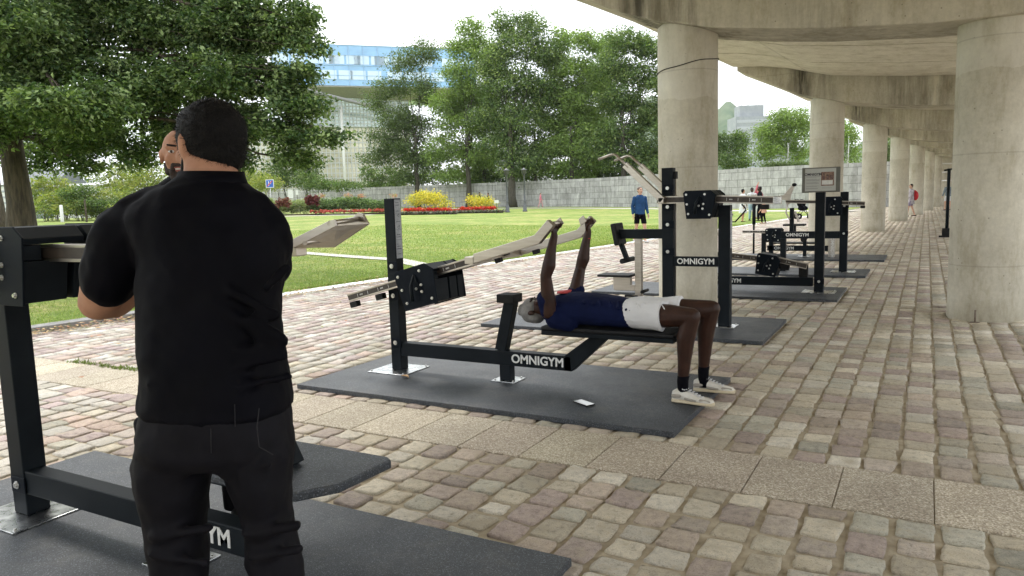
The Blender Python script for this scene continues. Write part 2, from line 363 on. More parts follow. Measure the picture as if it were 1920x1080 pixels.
def lay_cobbles():
    W = .18; stones = []
    i0, i1 = int(-10.6/W), int(8.5/W)
    for i in range(i0, i1):
        cx = i*W; run = []
        for a, e in ((-1.5, 3.684), (4.28, 66.)):
            Ls = []
            while sum(Ls) < e-a and len(Ls) < 500: Ls.append(rs.uniform(.15, .23)); 
            k_ = (e-a)/sum(Ls); y = a
            for L in Ls: run.append((y+L*k_/2, L*k_)); y += L*k_
        for yc, L in run:
            if cx < kx(yc)+.1: continue
            d = -math.sin(TH)*cx+math.cos(TH)*yc; lat = math.cos(TH)*cx+math.sin(TH)*yc
            if d < .3 or abs(lat) > d*.78+1.6: continue
            if yc > 30 and cx > 5.5: continue
            stones.append((cx, yc, W, L, d))
    A = np.array(stones); out = []
    pal = np.array([(.5,.445,.345), (.46,.41,.32), (.53,.48,.385), (.37,.3,.265), (.45,.39,.33), (.36,.3,.26), (.42,.4,.33), (.57,.53,.45), (.42,.35,.285), (.47,.43,.34)])
    palr = np.array([(.5,.47,.42), (.45,.37,.335), (.53,.5,.45), (.41,.33,.31), (.5,.44,.39), (.4,.32,.31), (.56,.54,.49), (.48,.37,.31), (.47,.44,.38)])
    VV = []; FF = []; CC = []; off = 0
    for lo, hi, n in ((0, 6.5, 8), (6.5, 15, 5), (15, 99, 4)):
        S = A[(A[:, 4] >= lo) & (A[:, 4] < hi)]; k = len(S)
        u = np.array({8: [-1, -.965, -.8, -.3, .3, .8, .965, 1], 5: [-1, -.93, 0, .93, 1], 4: [-1, -.9, .9, 1]}[n]); uu, vv = np.meshgrid(u, u); uu = uu.ravel(); vv = vv.ravel()
        rim = (np.maximum(abs(uu), abs(vv)) > .99)
        # place the inner grid lines close to the edge so the top stays flat and the arris is rounded
        pu = uu.copy(); pv = vv.copy()
        rr = (abs(pu)**7+abs(pv)**7)**(1/7.); rr = np.maximum(rr, 1e-6); sq = np.where(rr > 1, 1/rr, 1); pu = pu*sq; pv = pv*sq
        gap = np.where(rs.rand(k) < .8, rs.uniform(.006, .012, k), rs.uniform(.011, .019, k))
        gap = gap*np.where(S[:, 4] < 4.6, 1.45, 1.); hw = (S[:, 2]/2-gap*.85)[:, None]; hl = (S[:, 3]/2-gap*.75)[:, None]
        edge0 = np.where(np.maximum(abs(pu), abs(pv)) > .85, 1., .6)
        X = pu[None]*hw; Y = pv[None]*hl
        jit = rs.randn(k, n*n)*.0026*(edge0[None]); jit2 = rs.randn(k, n*n)*.0026*(edge0[None])
        sk = rs.randn(k, 2)*.05
        X = X*(1+sk[:, :1]*pv[None])+jit; Y = Y*(1+sk[:, 1:]*pu[None])+jit2
        an = rs.randn(k)[:, None]*.025; X, Y = X*np.cos(an)-Y*np.sin(an), X*np.sin(an)+Y*np.cos(an)
        edge = np.maximum(abs(pu), abs(pv))
        Z = .006-.007*edge[None]**7 + rs.randn(k, 1)*.0022 + pu[None]*rs.randn(k, 1)*.0022 + pv[None]*rs.randn(k, 1)*.0022 + rs.randn(k, n*n)*(.0011 if n > 5 else .0008)
        rough = (rs.rand(k) < .16)[:, None]; Z = Z+rough*rs.randn(k, n*n)*.003
        Z = np.where(rim[None], -.032, Z)
        X = X+S[:, :1]+rs.randn(k, 1)*.003; Y = Y+S[:, 1:2]
        ct = rs.randint(0, len(pal), k); cr_ = rs.randint(0, len(palr), k)
        t = np.clip((-S[:, 0]-3.2)/2.5, 0, 1)[:, None]; pick = rs.rand(k, 1) < t
        c = np.where(pick, palr[cr_], pal[ct])*rs.uniform(.8, 1.16, (k, 1))
        CC.append(np.concatenate([np.repeat(c[:, None], n*n, 1), np.ones((k, n*n, 1))], 2).reshape(-1, 4))
        VV.append(np.stack([X, Y, Z], 2).reshape(-1, 3))
        g = np.array([(j*n+i, j*n+i+1, (j+1)*n+i+1, (j+1)*n+i) for j in range(n-1) for i in range(n-1)])
        FF.append((g[None]+(np.arange(k)*n*n)[:, None, None]).reshape(-1, 4)+off); off += k*n*n
    struct(npmesh('cobbled_paving', np.concatenate(VV), np.concatenate(FF), M['cobble'], np.concatenate(CC), smooth=True))
lay_cobbles()
def slab_mat():
    m, nt, b = new_mat('exposed_aggregate_slab'); co = coords(nt, 'World')
    v = N(nt, 'ShaderNodeTexVoronoi'); v.inputs['Scale'].default_value = 150; nt.links.new(co, v.inputs['Vector'])
    h = N(nt, 'ShaderNodeSeparateColor'); nt.links.new(v.outputs['Color'], h.inputs[0])
    c = ramp(nt, h.outputs[0], [(0, (.24,.2,.15)), (.35, (.36,.31,.24)), (.75, (.46,.41,.325)), (1, (.66,.61,.52))])
    big = ramp(nt, noise(nt, co, 2.2, 5, .6), [(.3, (.84,.82,.8)), (.7, (1.1,1.1,1.08))])
    a = N(nt, 'ShaderNodeVertexColor', layer_name='Col').outputs['Color']
    nt.links.new(mix(nt, 1., mix(nt, 1., c, big, 'MULTIPLY'), a, 'MULTIPLY'), b.inputs['Base Color']); b.inputs['Roughness'].default_value = .8
    bump(nt, b, v.outputs['Distance'], .5, .004); return m
M['slab'] = slab_mat()
vs = []; fs = []; cs = []
i = 0; x = -9.7
while x < 7:
    x1 = x+.425; g = .0025; k = rnd.uniform(.9, 1.07); z = .002+rnd.uniform(-.0012, .0012); y0, y1 = 3.692, 4.272
    o = len(vs); e = .004
    vs += [(x+g, y0, -.03), (x1-g, y0, -.03), (x1-g, y1, -.03), (x+g, y1, -.03), (x+g, y0, z-e), (x1-g, y0, z-e), (x1-g, y1, z-e), (x+g, y1, z-e),
           (x+g+e, y0+e, z), (x1-g-e, y0+e, z), (x1-g-e, y1-e, z), (x+g+e, y1-e, z)]
    fs += [(o+8, o+9, o+10, o+11)]+[(o+q+a, o+(q+1) % 4+a, o+(q+1) % 4+a+4, o+q+a+4) for a in (0, 4) for q in range(4)]
    cs += [(k, k*rnd.uniform(.98, 1.01), k*rnd.uniform(.95, 1.0), 1)]*12; x = x1
struct(npmesh('slab_band', vs, np.array(fs), M['slab'], cs))
# kerb of grey stone
M['kerb'] = pmat('kerb_granite', (.16,.155,.15), (.27,.26,.25), 8, .8, bmp=.4, bscale=90)
b = MB(); y = -3.
while y < 7.6:
    y1 = y+1.; e = .006
    b.obox((kx(y+.5)-.06, y+.5, .02), (.13, 0, 0), (.05, .5-e, 0), (0, 0, .05)); y = y1
struct(b.build('kerb', M['kerb'], bevel=.008))
# footpaths crossing the lawn and the flower borders
M['path'] = pmat('pale_gravel_path', (.42,.4,.35), (.55,.52,.47), 6, .95, co='World')
def strip(name, pts, wd, dz=.045):
    b = MB(); q = []
    for i in range(len(pts)-1):
        for k in range(6): q.append(pts[i].lerp(pts[i+1], k/6))
    q.append(pts[-1]); vs = []
    for i, p in enumerate(q):
        d = (q[min(i+1, len(q)-1)]-q[max(i-1, 0)]); d.z = 0; d.normalize(); n = V((-d.y, d.x, 0))*wd/2
        for s in (-1, 1): r = p+n*s; vs.append((r.x, r.y, ground(r.x, r.y)+dz))
    b.add(vs, [(2*i, 2*i+2, 2*i+3, 2*i+1) for i in range(len(q)-1)], True)
    struct(b.build(name, M['path']))
strip('path', [march(*p) for p in ((-200, 444), (40, 431), (230, 427), (480, 408), (620, 404.5), (700, 404))], 1.3, .05)
strip('path', [march(*p) for p in ((150, 434), (250, 445), (560, 477), (740, 490), (800, 504))], .5, .055)
strip('path', [G(560, 84), G(740, 84), G(900, 82), G(1000, 80), G(1120, 74), G(1240, 68), G(1340, 60), G(1450, 54), G(1600, 48)], 2.2, .05)
# grass blades and clumps on the near part of the lawn, fallen leaves along its edge
def blades():
    n = 150000; t = rs.rand(n)**2.2; y = rs.uniform(3, 34, n); x = np.array([kx(q) for q in y])-.1-t*19
    d = -math.sin(TH)*x+math.cos(TH)*y; lat = math.cos(TH)*x+math.sin(TH)*y
    k = (abs(lat) < d*.75+1); x, y, d = x[k], y[k], d[k]; n = len(x)
    z = np.array([ground(a, c) for a, c in zip(x, y)])+.03
    h = rs.uniform(.02, .055, n); wd = rs.uniform(.003, .006, n)*(.7+d/14); a = rs.uniform(0, 2*np.pi, n); ln = rs.randn(n, 2)*.02
    p0 = np.stack([x-np.cos(a)*wd, y-np.sin(a)*wd, z], 1); p1 = np.stack([x+np.cos(a)*wd, y+np.sin(a)*wd, z], 1); p2 = np.stack([x+ln[:, 0], y+ln[:, 1], z+h], 1)
    v = np.stack([p0, p1, p2], 1).reshape(-1, 3)
    pal = np.array([(.22,.3,.08), (.27,.34,.1), (.18,.26,.065), (.42,.4,.19), (.32,.38,.12)]); c = pal[rs.choice(5, n, p=[.3,.27,.2,.1,.13])]*rs.uniform(.8, 1.2, (n, 1))
    c = np.repeat(np.concatenate([c, np.ones((n, 1))], 1), 3, 0)
    tag(npmesh('grass', v, np.arange(3*n).reshape(-1, 3), M['blade'], c), 'short green and yellowed grass blades on the lawn beside the paving', 'grass', kind='stuff')
def leafy_mat(name, trans=.35, rough=.5):
    m, nt, b = new_mat(name); a = N(nt, 'ShaderNodeVertexColor', layer_name='Col').outputs['Color']
    nt.links.new(a, b.inputs['Base Color']); b.inputs['Roughness'].default_value = rough; b.inputs['Specular IOR Level'].default_value = .35
    if trans:
        tr = N(nt, 'ShaderNodeBsdfTranslucent'); nt.links.new(mix(nt, 1., a, (1.25, 1.35, .6), 'MULTIPLY'), tr.inputs['Color'])
        ms = N(nt, 'ShaderNodeMixShader'); ms.inputs[0].default_value = trans
        nt.links.new(b.outputs[0], ms.inputs[1]); nt.links.new(tr.outputs[0], ms.inputs[2]); nt.links.new(ms.outputs[0], nt.nodes['Material Output'].inputs['Surface'])
    return m
M['blade'] = leafy_mat('grass_blade', .3, .7); M['leaf'] = leafy_mat('tree_leaf', .35); M['litter'] = leafy_mat('dry_leaf', 0, .8); M['flower'] = leafy_mat('petal', .25, .6)
blades()
def litter():
    n = 6500; y = 2.5+37*rs.rand(n)**1.6; x = np.array([kx(q) for q in y])+.1+abs(rs.randn(n))*.2-(rs.rand(n) < .3)*.35
    far = rs.rand(n) < .04; x[far] += rs.rand(far.sum())*3.5
    s = rs.uniform(.016, .044, n); a = rs.uniform(0, 6.28, n); z = .012+rs.rand(n)*.02+(rs.rand(n) < .25)*.03
    v = []
    for k, (r, q) in enumerate(((1, 0), (.5, 1.3), (.95, 3.14), (.5, 4.9))):
        v.append(np.stack([x+np.cos(a+q)*s*r, y+np.sin(a+q)*s*r, z+rs.rand(n)*.012], 1))
    v = np.stack(v, 1).reshape(-1, 3)
    pal = np.array([(.42,.27,.13), (.3,.17,.08), (.5,.38,.2), (.2,.2,.07), (.38,.2,.12)]); c = pal[rs.randint(0, 5, n)]*rs.uniform(.7, 1.1, (n, 1))
    tag(npmesh('fallen_leaves', v, np.arange(4*n).reshape(-1, 4), M['litter'], np.repeat(np.concatenate([c, np.ones((n, 1))], 1), 4, 0)), 'brown fallen leaves drifted along the kerb between lawn and cobbles', 'leaf litter', kind='stuff')
litter()
# small weeds growing from the joint of the slab band on the left
def weeds():
    v = []; c = []
    for k in range(260):
        cx, cy = ((-7.3, 4.3), (-6.85, 4.28), (-6.6, 4.3))[k % 3]
        p = V((cx+rnd.choice((-.12, .0, .1, .16))+rnd.gauss(0, .03), cy+rnd.gauss(0, .025), 0)); a = rnd.random()*6.28; h = rnd.uniform(.01, .04)
        e = V((math.cos(a), math.sin(a), 0))*.008; f = V((math.cos(a+1.6), math.sin(a+1.6), 0))*.02
        v += [p-e, p+e, p+f+V((0, 0, h))]; q = rnd.uniform(.7, 1.2); c += [(.16*q, .2*q, .07*q, 1)]*3
    tag(npmesh('weeds', [tuple(q) for q in v], np.arange(len(v)).reshape(-1, 3), M['blade'], c), 'low weeds sprouting from the joint beside the stone slabs at the left', 'weeds', kind='stuff')
weeds()
# ------------------------------------------------------------------ colonnade
BY = (9.9, 19.8, 28.8, 37.2, 45., 53., 61.)
BX = (-2.79, -2.173, -1.629, -1.104, -.556, -.043, .449)
def cxy(y):
    if y <= BY[0]: return BX[0]+(y-BY[0])*.045
    for i in range(len(BY)-1):
        if y <= BY[i+1]: t = (y-BY[i])/(BY[i+1]-BY[i]); return BX[i]+(BX[i+1]-BX[i])*t
    return BX[-1]
def interp(tab, s):
    if s <= tab[0][0]: return tab[0][1]
    for (a, p), (b_, q) in zip(tab, tab[1:]):
        if s <= b_: return p+(q-p)*(s-a)/(b_-a)
    return tab[-1][1]
SOF = [(-2.1, 4.56), (-1.4, 4.5), (-.8, 4.39), (-.2, 4.22), (.15, 4.13), (1.5, 3.97), (3.2, 3.84), (9, 3.8)]
LOW = [(-2.05, 4.46), (-1.5, 4.2), (-.8, 3.86), (-.3, 3.68), (.4, 3.5), (1.05, 3.4), (1.7, 3.32), (2.8, 3.23), (3.5, 3.22), (4.4, 3.3), (5.4, 3.52), (6.4, 3.72)]
col_ = thing('colonnade', 'long curved concrete colonnade on round columns with ribbed roof at the right', 'colonnade', (-2.79, 9.9, 0))
S_ = [-2.1, -1.75, -1.4, -1.1, -.8, -.5, -.2, .15, .6, 1.05, 1.7, 2.4, 3.2, 4.0, 4.8, 5.6, 6.4]
edges = []
def roof_bay(y0, y1, name='roof_panel'):
    b = MB(); g = .034; b.mi = 0
    ny = 5; vs = []
    for j in range(ny+1):
        y = y0+g+(y1-y0-2*g)*j/ny
        for s in S_: vs.append((cxy(y)+s, y, interp(SOF, s)))
    k = len(vs); n = len(S_)
    vs += [(x, y, z+.18 if True else 0) for x, y, z in vs]
    fs = []
    for j in range(ny):
        for i in range(n-1):
            a = j*n+i; fs += [(a, a+n, a+n+1, a+1), (a+k, a+k+1, a+k+n+1, a+k+n)]
        a = j*n; fs.append((a, a+k, a+k+n, a+n)); a = j*n+n-1; fs.append((a, a+n, a+n+k, a+k))
    for i in range(n-1):
        fs.append((i, i+1, i+1+k, i+k)); a = ny*n+i; fs.append((a+1, a, a+k, a+k+1))
    b.add(vs, fs, False); return b
ylist = [(-9, -1.0)]; 
beamy = [(y-.45, y+.5) for y in BY]
prev = -.05
bays = [(-9., -.5)]
for (a, c) in [(-.5, .45)]+beamy:
    if bays[-1][1] is not None and a > bays[-1][1]: bays.append((bays[-1][1], a))
    bays.append((a, c)) if False else None
    last = c
    bays.append((a, c))
rp = MB()
# the soffit between the beams is cast in strips with open joints
seq = [(-9., -.5)]; ends = [(-.5, .45)]+beamy
for q, (a, c) in enumerate(ends):
    nxt = ends[q+1][0] if q+1 < len(ends) else 66.
    n = 4 if q < 6 else 2
    for k in range(n): seq.append((c+(nxt-c)*k/n, c+(nxt-c)*(k+1)/n))
for a, c in seq:
    b = roof_bay(a, c); o = len(rp.v); rp.add(b.v, b.f, False)
rp.build('roof_soffit', M['soffit'], col_)
top = MB(); vs = []
Yt = [-9+75*i/25 for i in range(26)]
for y in Yt:
    for s in S_: vs.append((cxy(y)+s, y, interp(SOF, s)+.2))
n = len(S_); k = len(vs); vs += [(x, y, z+.12) for x, y, z in vs]; fs = []
for j in range(25):
    for i in range(n-1): a = j*n+i; fs += [(a, a+n, a+n+1, a+1), (a+k, a+k+1, a+k+n+1, a+k+n)]
    a = j*n; fs.append((a, a+k, a+k+n, a+n)); a = j*n+n-1; fs.append((a, a+n, a+n+k, a+k))
for i in range(n-1):
    fs.append((i, i+1, i+1+k, i+k)); a = 25*n+i; fs.append((a+1, a, a+k, a+k+1))
top.add(vs, fs, False); top.build('roof_slab', M['beam'], col_)
for (a, c) in ends:
    b = MB(); y = (a+c)/2; ss = [-2.05+8.4*i/110 for i in range(111)]
    up = [(cxy(y)+s, interp(SOF, s)+.06) for s in ss]; lo = [(cxy(y)+s, min(interp(LOW, s), interp(SOF, s)-.05)) for s in ss]
    k = len(ss); vs = [(x, a, z) for x, z in lo]+[(x, a, z) for x, z in up]+[(x, c, z) for x, z in lo]+[(x, c, z) for x, z in up]; fs = []
    for i in range(k-1):
        fs += [(i, i+1, i+1+k, i+k), (i+2*k+1, i+2*k, i+3*k, i+3*k+1), (i+1, i, i+2*k, i+2*k+1)]
    fs += [(0, k, 3*k, 2*k), (k-1, 3*k-1, 4*k-1, 2*k-1)]
    b.add(vs, fs, False); o = b.build('beam', M['beam'], col_)
    ca_ = o.data.color_attributes.new('Drip', 'FLOAT_COLOR', 'POINT')
    for i_ in range(4*k):
        s_ = ss[i_ % k]; g_ = math.exp(-((s_+.55)/.2)**2)+.35*math.exp(-((s_-1.6)/.5)**2)+.5*math.exp(-((s_-3.9)/.3)**2)+.45*math.exp(-((s_+.05)/.35)**2); ca_.data[i_].color = (min(1, g_),)*3+(1,)
    m_ = o.modifiers.new('b', 'BEVEL'); m_.width = .02; m_.segments = 2; m_.limit_method = 'ANGLE'; m_.angle_limit = math.radians(40)
def column(x, y, r, h, label=None):
    b = MB(); pr = [(r*1.0, -.05), (r, .0), (r, .6), (r, 1.2), (r*.998, 1.8), (r, 2.6), (r, h-.03), (r*.99, h), (r*.5, h+.15)]
    b.lathe(pr, (x, y, 0), 64); o = b.build('column', M['concrete'], col_)
    if label: o['label'] = label
    return o
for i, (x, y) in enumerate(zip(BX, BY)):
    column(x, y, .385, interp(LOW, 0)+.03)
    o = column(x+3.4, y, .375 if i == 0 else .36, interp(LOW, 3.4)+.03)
    if i == 0: pinx = o
# steel pin set in the paving against the nearest inner column
p = P(1828, 606, z=0); b = MB(); b.tube([(p.x, p.y+.03, -.02), (p.x, p.y+.03, .14)], .009, 8); b.lathe([(.05, 0), (.05, .006), (.02, .008)], (p.x, p.y+.03, 0), 16)
tag(b.build('steel_pin', pmat('rusty_steel', (.12,.08,.05), (.2,.16,.13), 30, .7, .3), at=(p.x, p.y+.03, 0)), 'short rusty steel pin standing in the cobbles against the nearest right column', 'pin')
# dark cable tied round the nearest outer column
b = MB(); pts = []
for k in range(49):
    a = 2*math.pi*k/48; pts.append((BX[0]+.392*math.cos(a), BY[0]+.392*math.sin(a), 3.13+.07*math.cos(a-.4)+.006*math.sin(5*a)))
b.tube(pts, .006, 6, False); tag(b.build('cable', M['rubber'], at=(BX[0], BY[0], 3.1)), 'thin dark cable tied round the nearest left column near its top', 'cable')
# end wall that closes the colonnade
b = MB()
for k in range(7):
    b.box(-1.2, 12, 64.6, 65.0, k*.62+.006, k*.62+.61)
o = b.build('end_wall', M['endwall'], at=(4, 64.8, 0)); tag(o, 'pale panelled concrete wall closing the far end of the colonnade', 'wall')
# ------------------------------------------------------------------ exercise machines
T = .042
def ground_mat(x0, x1, y0, y1, label, rot=0, name='rubber_mat'):
    b = MB(); b.box(x0, x1, y0, y1, .004, T)
    o = b.build(name, M['mat'], at=((x0+x1)/2, (y0+y1)/2, 0), bevel=.004); o.rotation_euler.z = rot
    return tag(o, label, 'rubber mat', 'black rubber mats under the exercise machines')
ground_mat(-4.42, -1.218, 1.14, 2.62, 'black rubber mat nearest the camera, under the standing man in black')
ground_mat(-4.47, -1.318, 4.36, 5.885, 'black rubber mat under the bench press with a phone lying on it')
ground_mat(-4.58, -1.36, 7.44, 8.86, 'black rubber mat behind the bench press, in front of the nearest left column')
ground_mat(-4.5, -1.0, 10.6, 12.0, 'black rubber mat under the information board post')
ground_mat(-4.2, -.86, 13.65, 14.88, 'black rubber mat third behind the bench press, under the post right of the board')
ground_mat(-4.1, -.72, 16.75, 18.1, 'black rubber mat farthest away under the row of machines')
def bolt(b, x, y, z, r=.011, ax='y'):
    d = {'y': V((0, -1, 0)), 'x': V((1, 0, 0)), 'z': V((0, 0, 1))}[ax]; p = V((x, y, z))
    b.tube([p-d*.002, p+d*.003], r*1.5, 12); b.tube([p+d*.003, p+d*.011], r, 6)
def base_plate(b_, cx, cy, hx, hy, root, z=T):
    b = MB(); b.box(cx-hx, cx+hx, cy-hy, cy+hy, z, z+.009); o = b.build('base_plate', M['zinc'], root, bevel=.002)
    b = MB(); 
    for sx in (-1, 1):
        for sy in (-1, 1): bolt(b, cx+sx*(hx-.025), cy+sy*(hy-.025), z+.009, .007, 'z')
    b.build('bolt', M['bolt'], o, split=True); return o
def post(x0, x1, y0, y1, z0, z1, root, name='post', mat='black', bolts=()):
    b = MB(); b.box(x0, x1, y0, y1, z0, z1); o = b.build(name, M[mat], root, bevel=.005)
    if bolts:
        t = MB()
        for z in bolts:
            t.box(x0+.012, x1+.012, y0-.007, y0-.001, z-.04, z+.04)
        t.build('bracket', M['black2'], o, bevel=.003, split=True); t = MB()
        for z in bolts: bolt(t, (x0+x1)/2+.004, y0-.008, z, .013)
        t.build('bolt', M['bolt'], o, split=True)
    return o
def logo(x0, x1, zc, y, root, size=None):
    return text('OMNIGYM', size or (x1-x0)/4.35, root, M['white'], Matrix.Translation(((x0+x1)/2, y-.002, zc)) @ Matrix.Rotation(math.pi/2, 4, 'X'), weight=.022)
def rail(a, b_, y0, y1, h, root, marks=True):
    "stainless channel from a to b (x,z) with a dark inlay scale"
    b = MB(); a3 = V((a[0], 0, a[1])); b3 = V((b_[0], 0, b_[1])); d = (b3-a3).normalized(); n = V((-d.z, 0, d.x))
    L = (b3-a3).length
    b.bar(a, b_, h, y0+.006, y1-.006)
    for s in (-1, 1):
        q = n*s*(h/2-.005); b.bar((a3.x+q.x, a3.z+q.z), (b3.x+q.x, b3.z+q.z), .011, y0, y1)
    o = b.build('weight_rail', M['steel'], root, bevel=.001)
    t = MB(); t.bar((a3.x+d.x*.004, a3.z+d.z*.004), (b3.x-d.x*.004, b3.z-d.z*.004), h-.026, y0+.002, y1-.002); t.build('rail_inlay', M['ink'], o)
    if marks:
        t = MB(); k = int(L/.11)
        for i in range(1, k):
            p = a3+d*(L*i/k); t.obox((p.x, y0+.0016, p.z), n*(h*.22), (0, .001, 0), d*.0015)
            if i % 2: 
                p = p+d*.03
                for j in range(3): r = p+d*.012*j; t.obox((r.x, y0+.0016, r.z), n*.006, (0, .001, 0), d*.003)
        t.build('scale_marks', M['white'], o)
    return o
def stopper(a, d, y0, y1, root, s=.05):
    b = MB(); x, z = a; b.prism([(x, z), (x+d[0]*s*1.6, z+d[1]*s*1.6), (x+d[0]*s*1.6+d[1]*s, z+d[1]*s*1.6-d[0]*s), (x+d[1]*s, z-d[0]*s)], y0, y1)
    b.build('rubber_stop', M['rubber'], root, bevel=.004)
def weight_box(c, w, h, ang, y0, y1, root, lever=True, chamf=.18, taper=.06):
    "two bolted side plates with the sliding weight block between, turned by ang in the x,z plane"
    R = lambda u, v: (c[0]+u*math.cos(ang)-v*math.sin(ang), c[1]+u*math.sin(ang)+v*math.cos(ang))
    t = taper*w
    poly = [R(-w/2+t, -h/2), R(w/2-t*1.6, -h/2), R(w/2, h/2-h*chamf), R(w/2-w*chamf, h/2), R(-w/2+w*.07, h/2), R(-w/2, h/2-h*.08)]
    b = MB(); b.prism(poly, y0, y0+.01); o = b.build('carriage_plate', M['black2'], root, bevel=.003)
    b = MB(); b.prism(poly, y1-.01, y1); b.build('carriage_plate', M['black2'], root, bevel=.003)
    b = MB(); k = .9
    ip = [R(-w/2*k+t, -h/2*.94), R(w/2*.93-t*1.4, -h/2*.94), R(w/2*.93, h*.06), R(-w/2*.9, h*.06)]
    b.prism(ip, y0+.0105, y0+(y1-y0)*.44); b.prism(ip, y0+(y1-y0)*.5, y0+(y1-y0)*.74); b.prism(ip, y0+(y1-y0)*.78, y1-.0105)
    b.prism([R(-w/2+w*.06, h*.27), R(w/2-.02, h*.27), R(w/2-.012, h/2-h*chamf-.006), R(w/2-w*chamf-.004, h/2*.97), R(-w/2+w*.09, h/2*.97)], y0+.0105, y0+(y1-y0)*.62)
    b.prism([R(-w/2+w*.06, h*.27), R(w/2-.02, h*.27), R(w/2-.012, h/2-h*chamf-.006), R(w/2-w*chamf-.004, h/2*.97), R(-w/2+w*.09, h/2*.97)], y0+(y1-y0)*.66, y1-.0105)
    b.prism([R(-w/2+w*.06, h*.07), R(w/2-.03, h*.07), R(w/2-.03, h*.26), R(-w/2+w*.06, h*.26)], y0+.0105, y0+.09)
    b.build('weight_block', M['black'], o, bevel=.004, split=True)
    b = MB()
    for u, v in ((-.4, .36), (.16, .36), (-.34, -.32), (.3, -.36), (-.02, -.04), (.12, .02), (.1, -.14), (-.38, .02)):
        p = R(u*w, v*h); bolt(b, p[0], y0-.001, p[1], .008)
    b.build('bolt', M['bolt'], o, split=True)
    if lever:
        b = MB(); q = R(.02*w, .3*h); e = R(-.1*w, -.32*h)
        b.tube([(q[0], y0-.012, q[1]), ((q[0]+e[0])/2-.01, y0-.045, (q[1]+e[1])/2+.02), (e[0], y0-.05, e[1])], [.008, .014, .016], 10); b.tube([(q[0], y0-.012, q[1]), (R(.1*w, -.1*h)[0], y0-.02, R(.1*w, -.1*h)[1])], .007, 8)
        b.build('lever', M['black'], o)
    return o
def sticker(x, y0, y1, z0, z1, root):
    "grey instruction strip with small diagrams on the right face of a post"
    b = MB(); b.box(x+.0005, x+.0015, y0, y1, z0, z1); o = b.build('instruction_sticker', M['sticker'], root)
    b = MB(); h = z1-z0; c = (y0+y1)/2; r = random.Random(5)
    for i, f in enumerate((.06, .1, .2, .27, .38, .47, .6, .64, .76, .8, .84, .93)):
        z = z1-h*f
        if i in (3, 5):
            for (u, v, L, W) in ((-.018, .0, .02, .004), (0, .008, .016, .004), (.014, -.004, .004, .02), (-.006, -.012, .022, .003)): b.box(x+.0016, x+.0022, c+u, c+u+L, z+v, z+v+W)
        else: b.box(x+.0016, x+.0022, y0+.012, y0+.012+r.uniform(.02, .06), z, z+.004)
        if i in (2, 5, 7, 9): b.box(x+.0016, x+.0022, y0+.003, y1-.003, z-h*.045, z-h*.045+.0016)
    b.build('sticker_print', M['dark_ink'], o); return o
GR = 'outdoor exercise machines standing on rubber mats'
# --- bench press
m = thing('bench_press', 'black bench press machine with lettered base beam, used by the lying man', 'exercise machine', (-3.2, 5.12, T), GR)
base_plate(None, -4.0, 5.11, .195, .19, m); base_plate(None, -2.92, 5.14, .108, .095, m)
p_ = post(-4.045, -3.943, 5.07, 5.172, T+.009, 1.53, m, bolts=(.29, .70, .955)); sticker(-3.943, 5.08, 5.164, 1.02, 1.52, p_)
b = MB(); b.bar((-3.942, .235), (-2.33, .235), .115, 5.075, 5.165); o = b.build('base_beam', M['black'], m, bevel=.005)
logo(-2.83, -2.41, .236, 5.075, o)
b = MB(); b.box(-2.965, -2.868, 5.08, 5.16, T+.009, .177); b.build('foot', M['black'], m, bevel=.004)
b = MB(); b.bar((-2.957, .292), (-2.86, .69), .095, 5.08, 5.16); b.build('strut', M['black'], m, bevel=.005)
b = MB(); b.box(-2.95, -2.795, 5.04, 5.19, .685, .752); o = b.build('stop_block', M['rubber'], m, bevel=.006)
b = MB(); b.prism([(-2.39, .178), (-2.328, .178), (-2.02, .464), (-2.16, .464), (-2.39, .292)], 5.075, 5.165); b.build('bench_leg', M['black'], m, bevel=.004)
b = MB(); b.box(-2.53, -1.505, 4.975, 5.27, .466, .5); b.build('bench_frame', M['black'], m, bevel=.006)
b = MB(); b.box(-2.53, -1.5, 4.965, 5.28, .5, .535); b.build('bench_pad', M['pad'], m, bevel=.014)
rail((-4.43, .672), (-2.95, 1.068), 4.985, 5.05, .066, m)
rail((-3.5, .93), (-2.95, 1.07), 5.28, 5.33, .066, m, False)
stopper((-4.42, .632), (.966, .259), 4.99, 5.045, m); stopper((-4.13, .71), (.966, .259), 4.99, 5.045, m); stopper((-2.93, 1.035), (.966, .259), 4.99, 5.03, m, .035); stopper((-2.76, 1.08), (.966, .259), 5.3, 5.34, m, .035)
weight_box((-3.6, .81), .4, .335, .262, 4.88, 5.31, m)
def press_arm(y0, y1, s, root):
    "bent stainless arm: long box section, raised end with a grip bar"
    b = MB(); pl = [(-3.0, 1.02), (-2.44, 1.169), (-2.32, 1.299), (-2.368, 1.341), (-2.475, 1.232), (-3.0, 1.09)]
    b.prism(pl, y0, y1); o = b.build('press_arm', M['steel'], root, bevel=.003)
    b = MB(); g = .035*s; cx, cz = -2.345, 1.312
    ya, yb = (y1, y1+.14) if s > 0 else (y0-.14, y0)
    b.tube([(cx, ya, cz), (cx, yb, cz)], .015, 14); b.build('grip', M['steel'], o)
    b = MB(); b.prism([(cx-.035, cz-.045), (cx+.02, cz-.005), (cx-.01, cz+.04), (cx-.05, cz+.01)], yb-.004 if s > 0 else yb-.14-.004, yb+.004 if s > 0 else yb-.14+.004); b.build('end_plate', M['steel'], o, bevel=.002)
press_arm(4.8, 4.85, 1, m); press_arm(5.555, 5.605, -1, m)
b = MB(); b.box(-3.08, -3.003, 4.8, 5.605, 1.012, 1.067); b.build('yoke', M['steel'], m, bevel=.003)
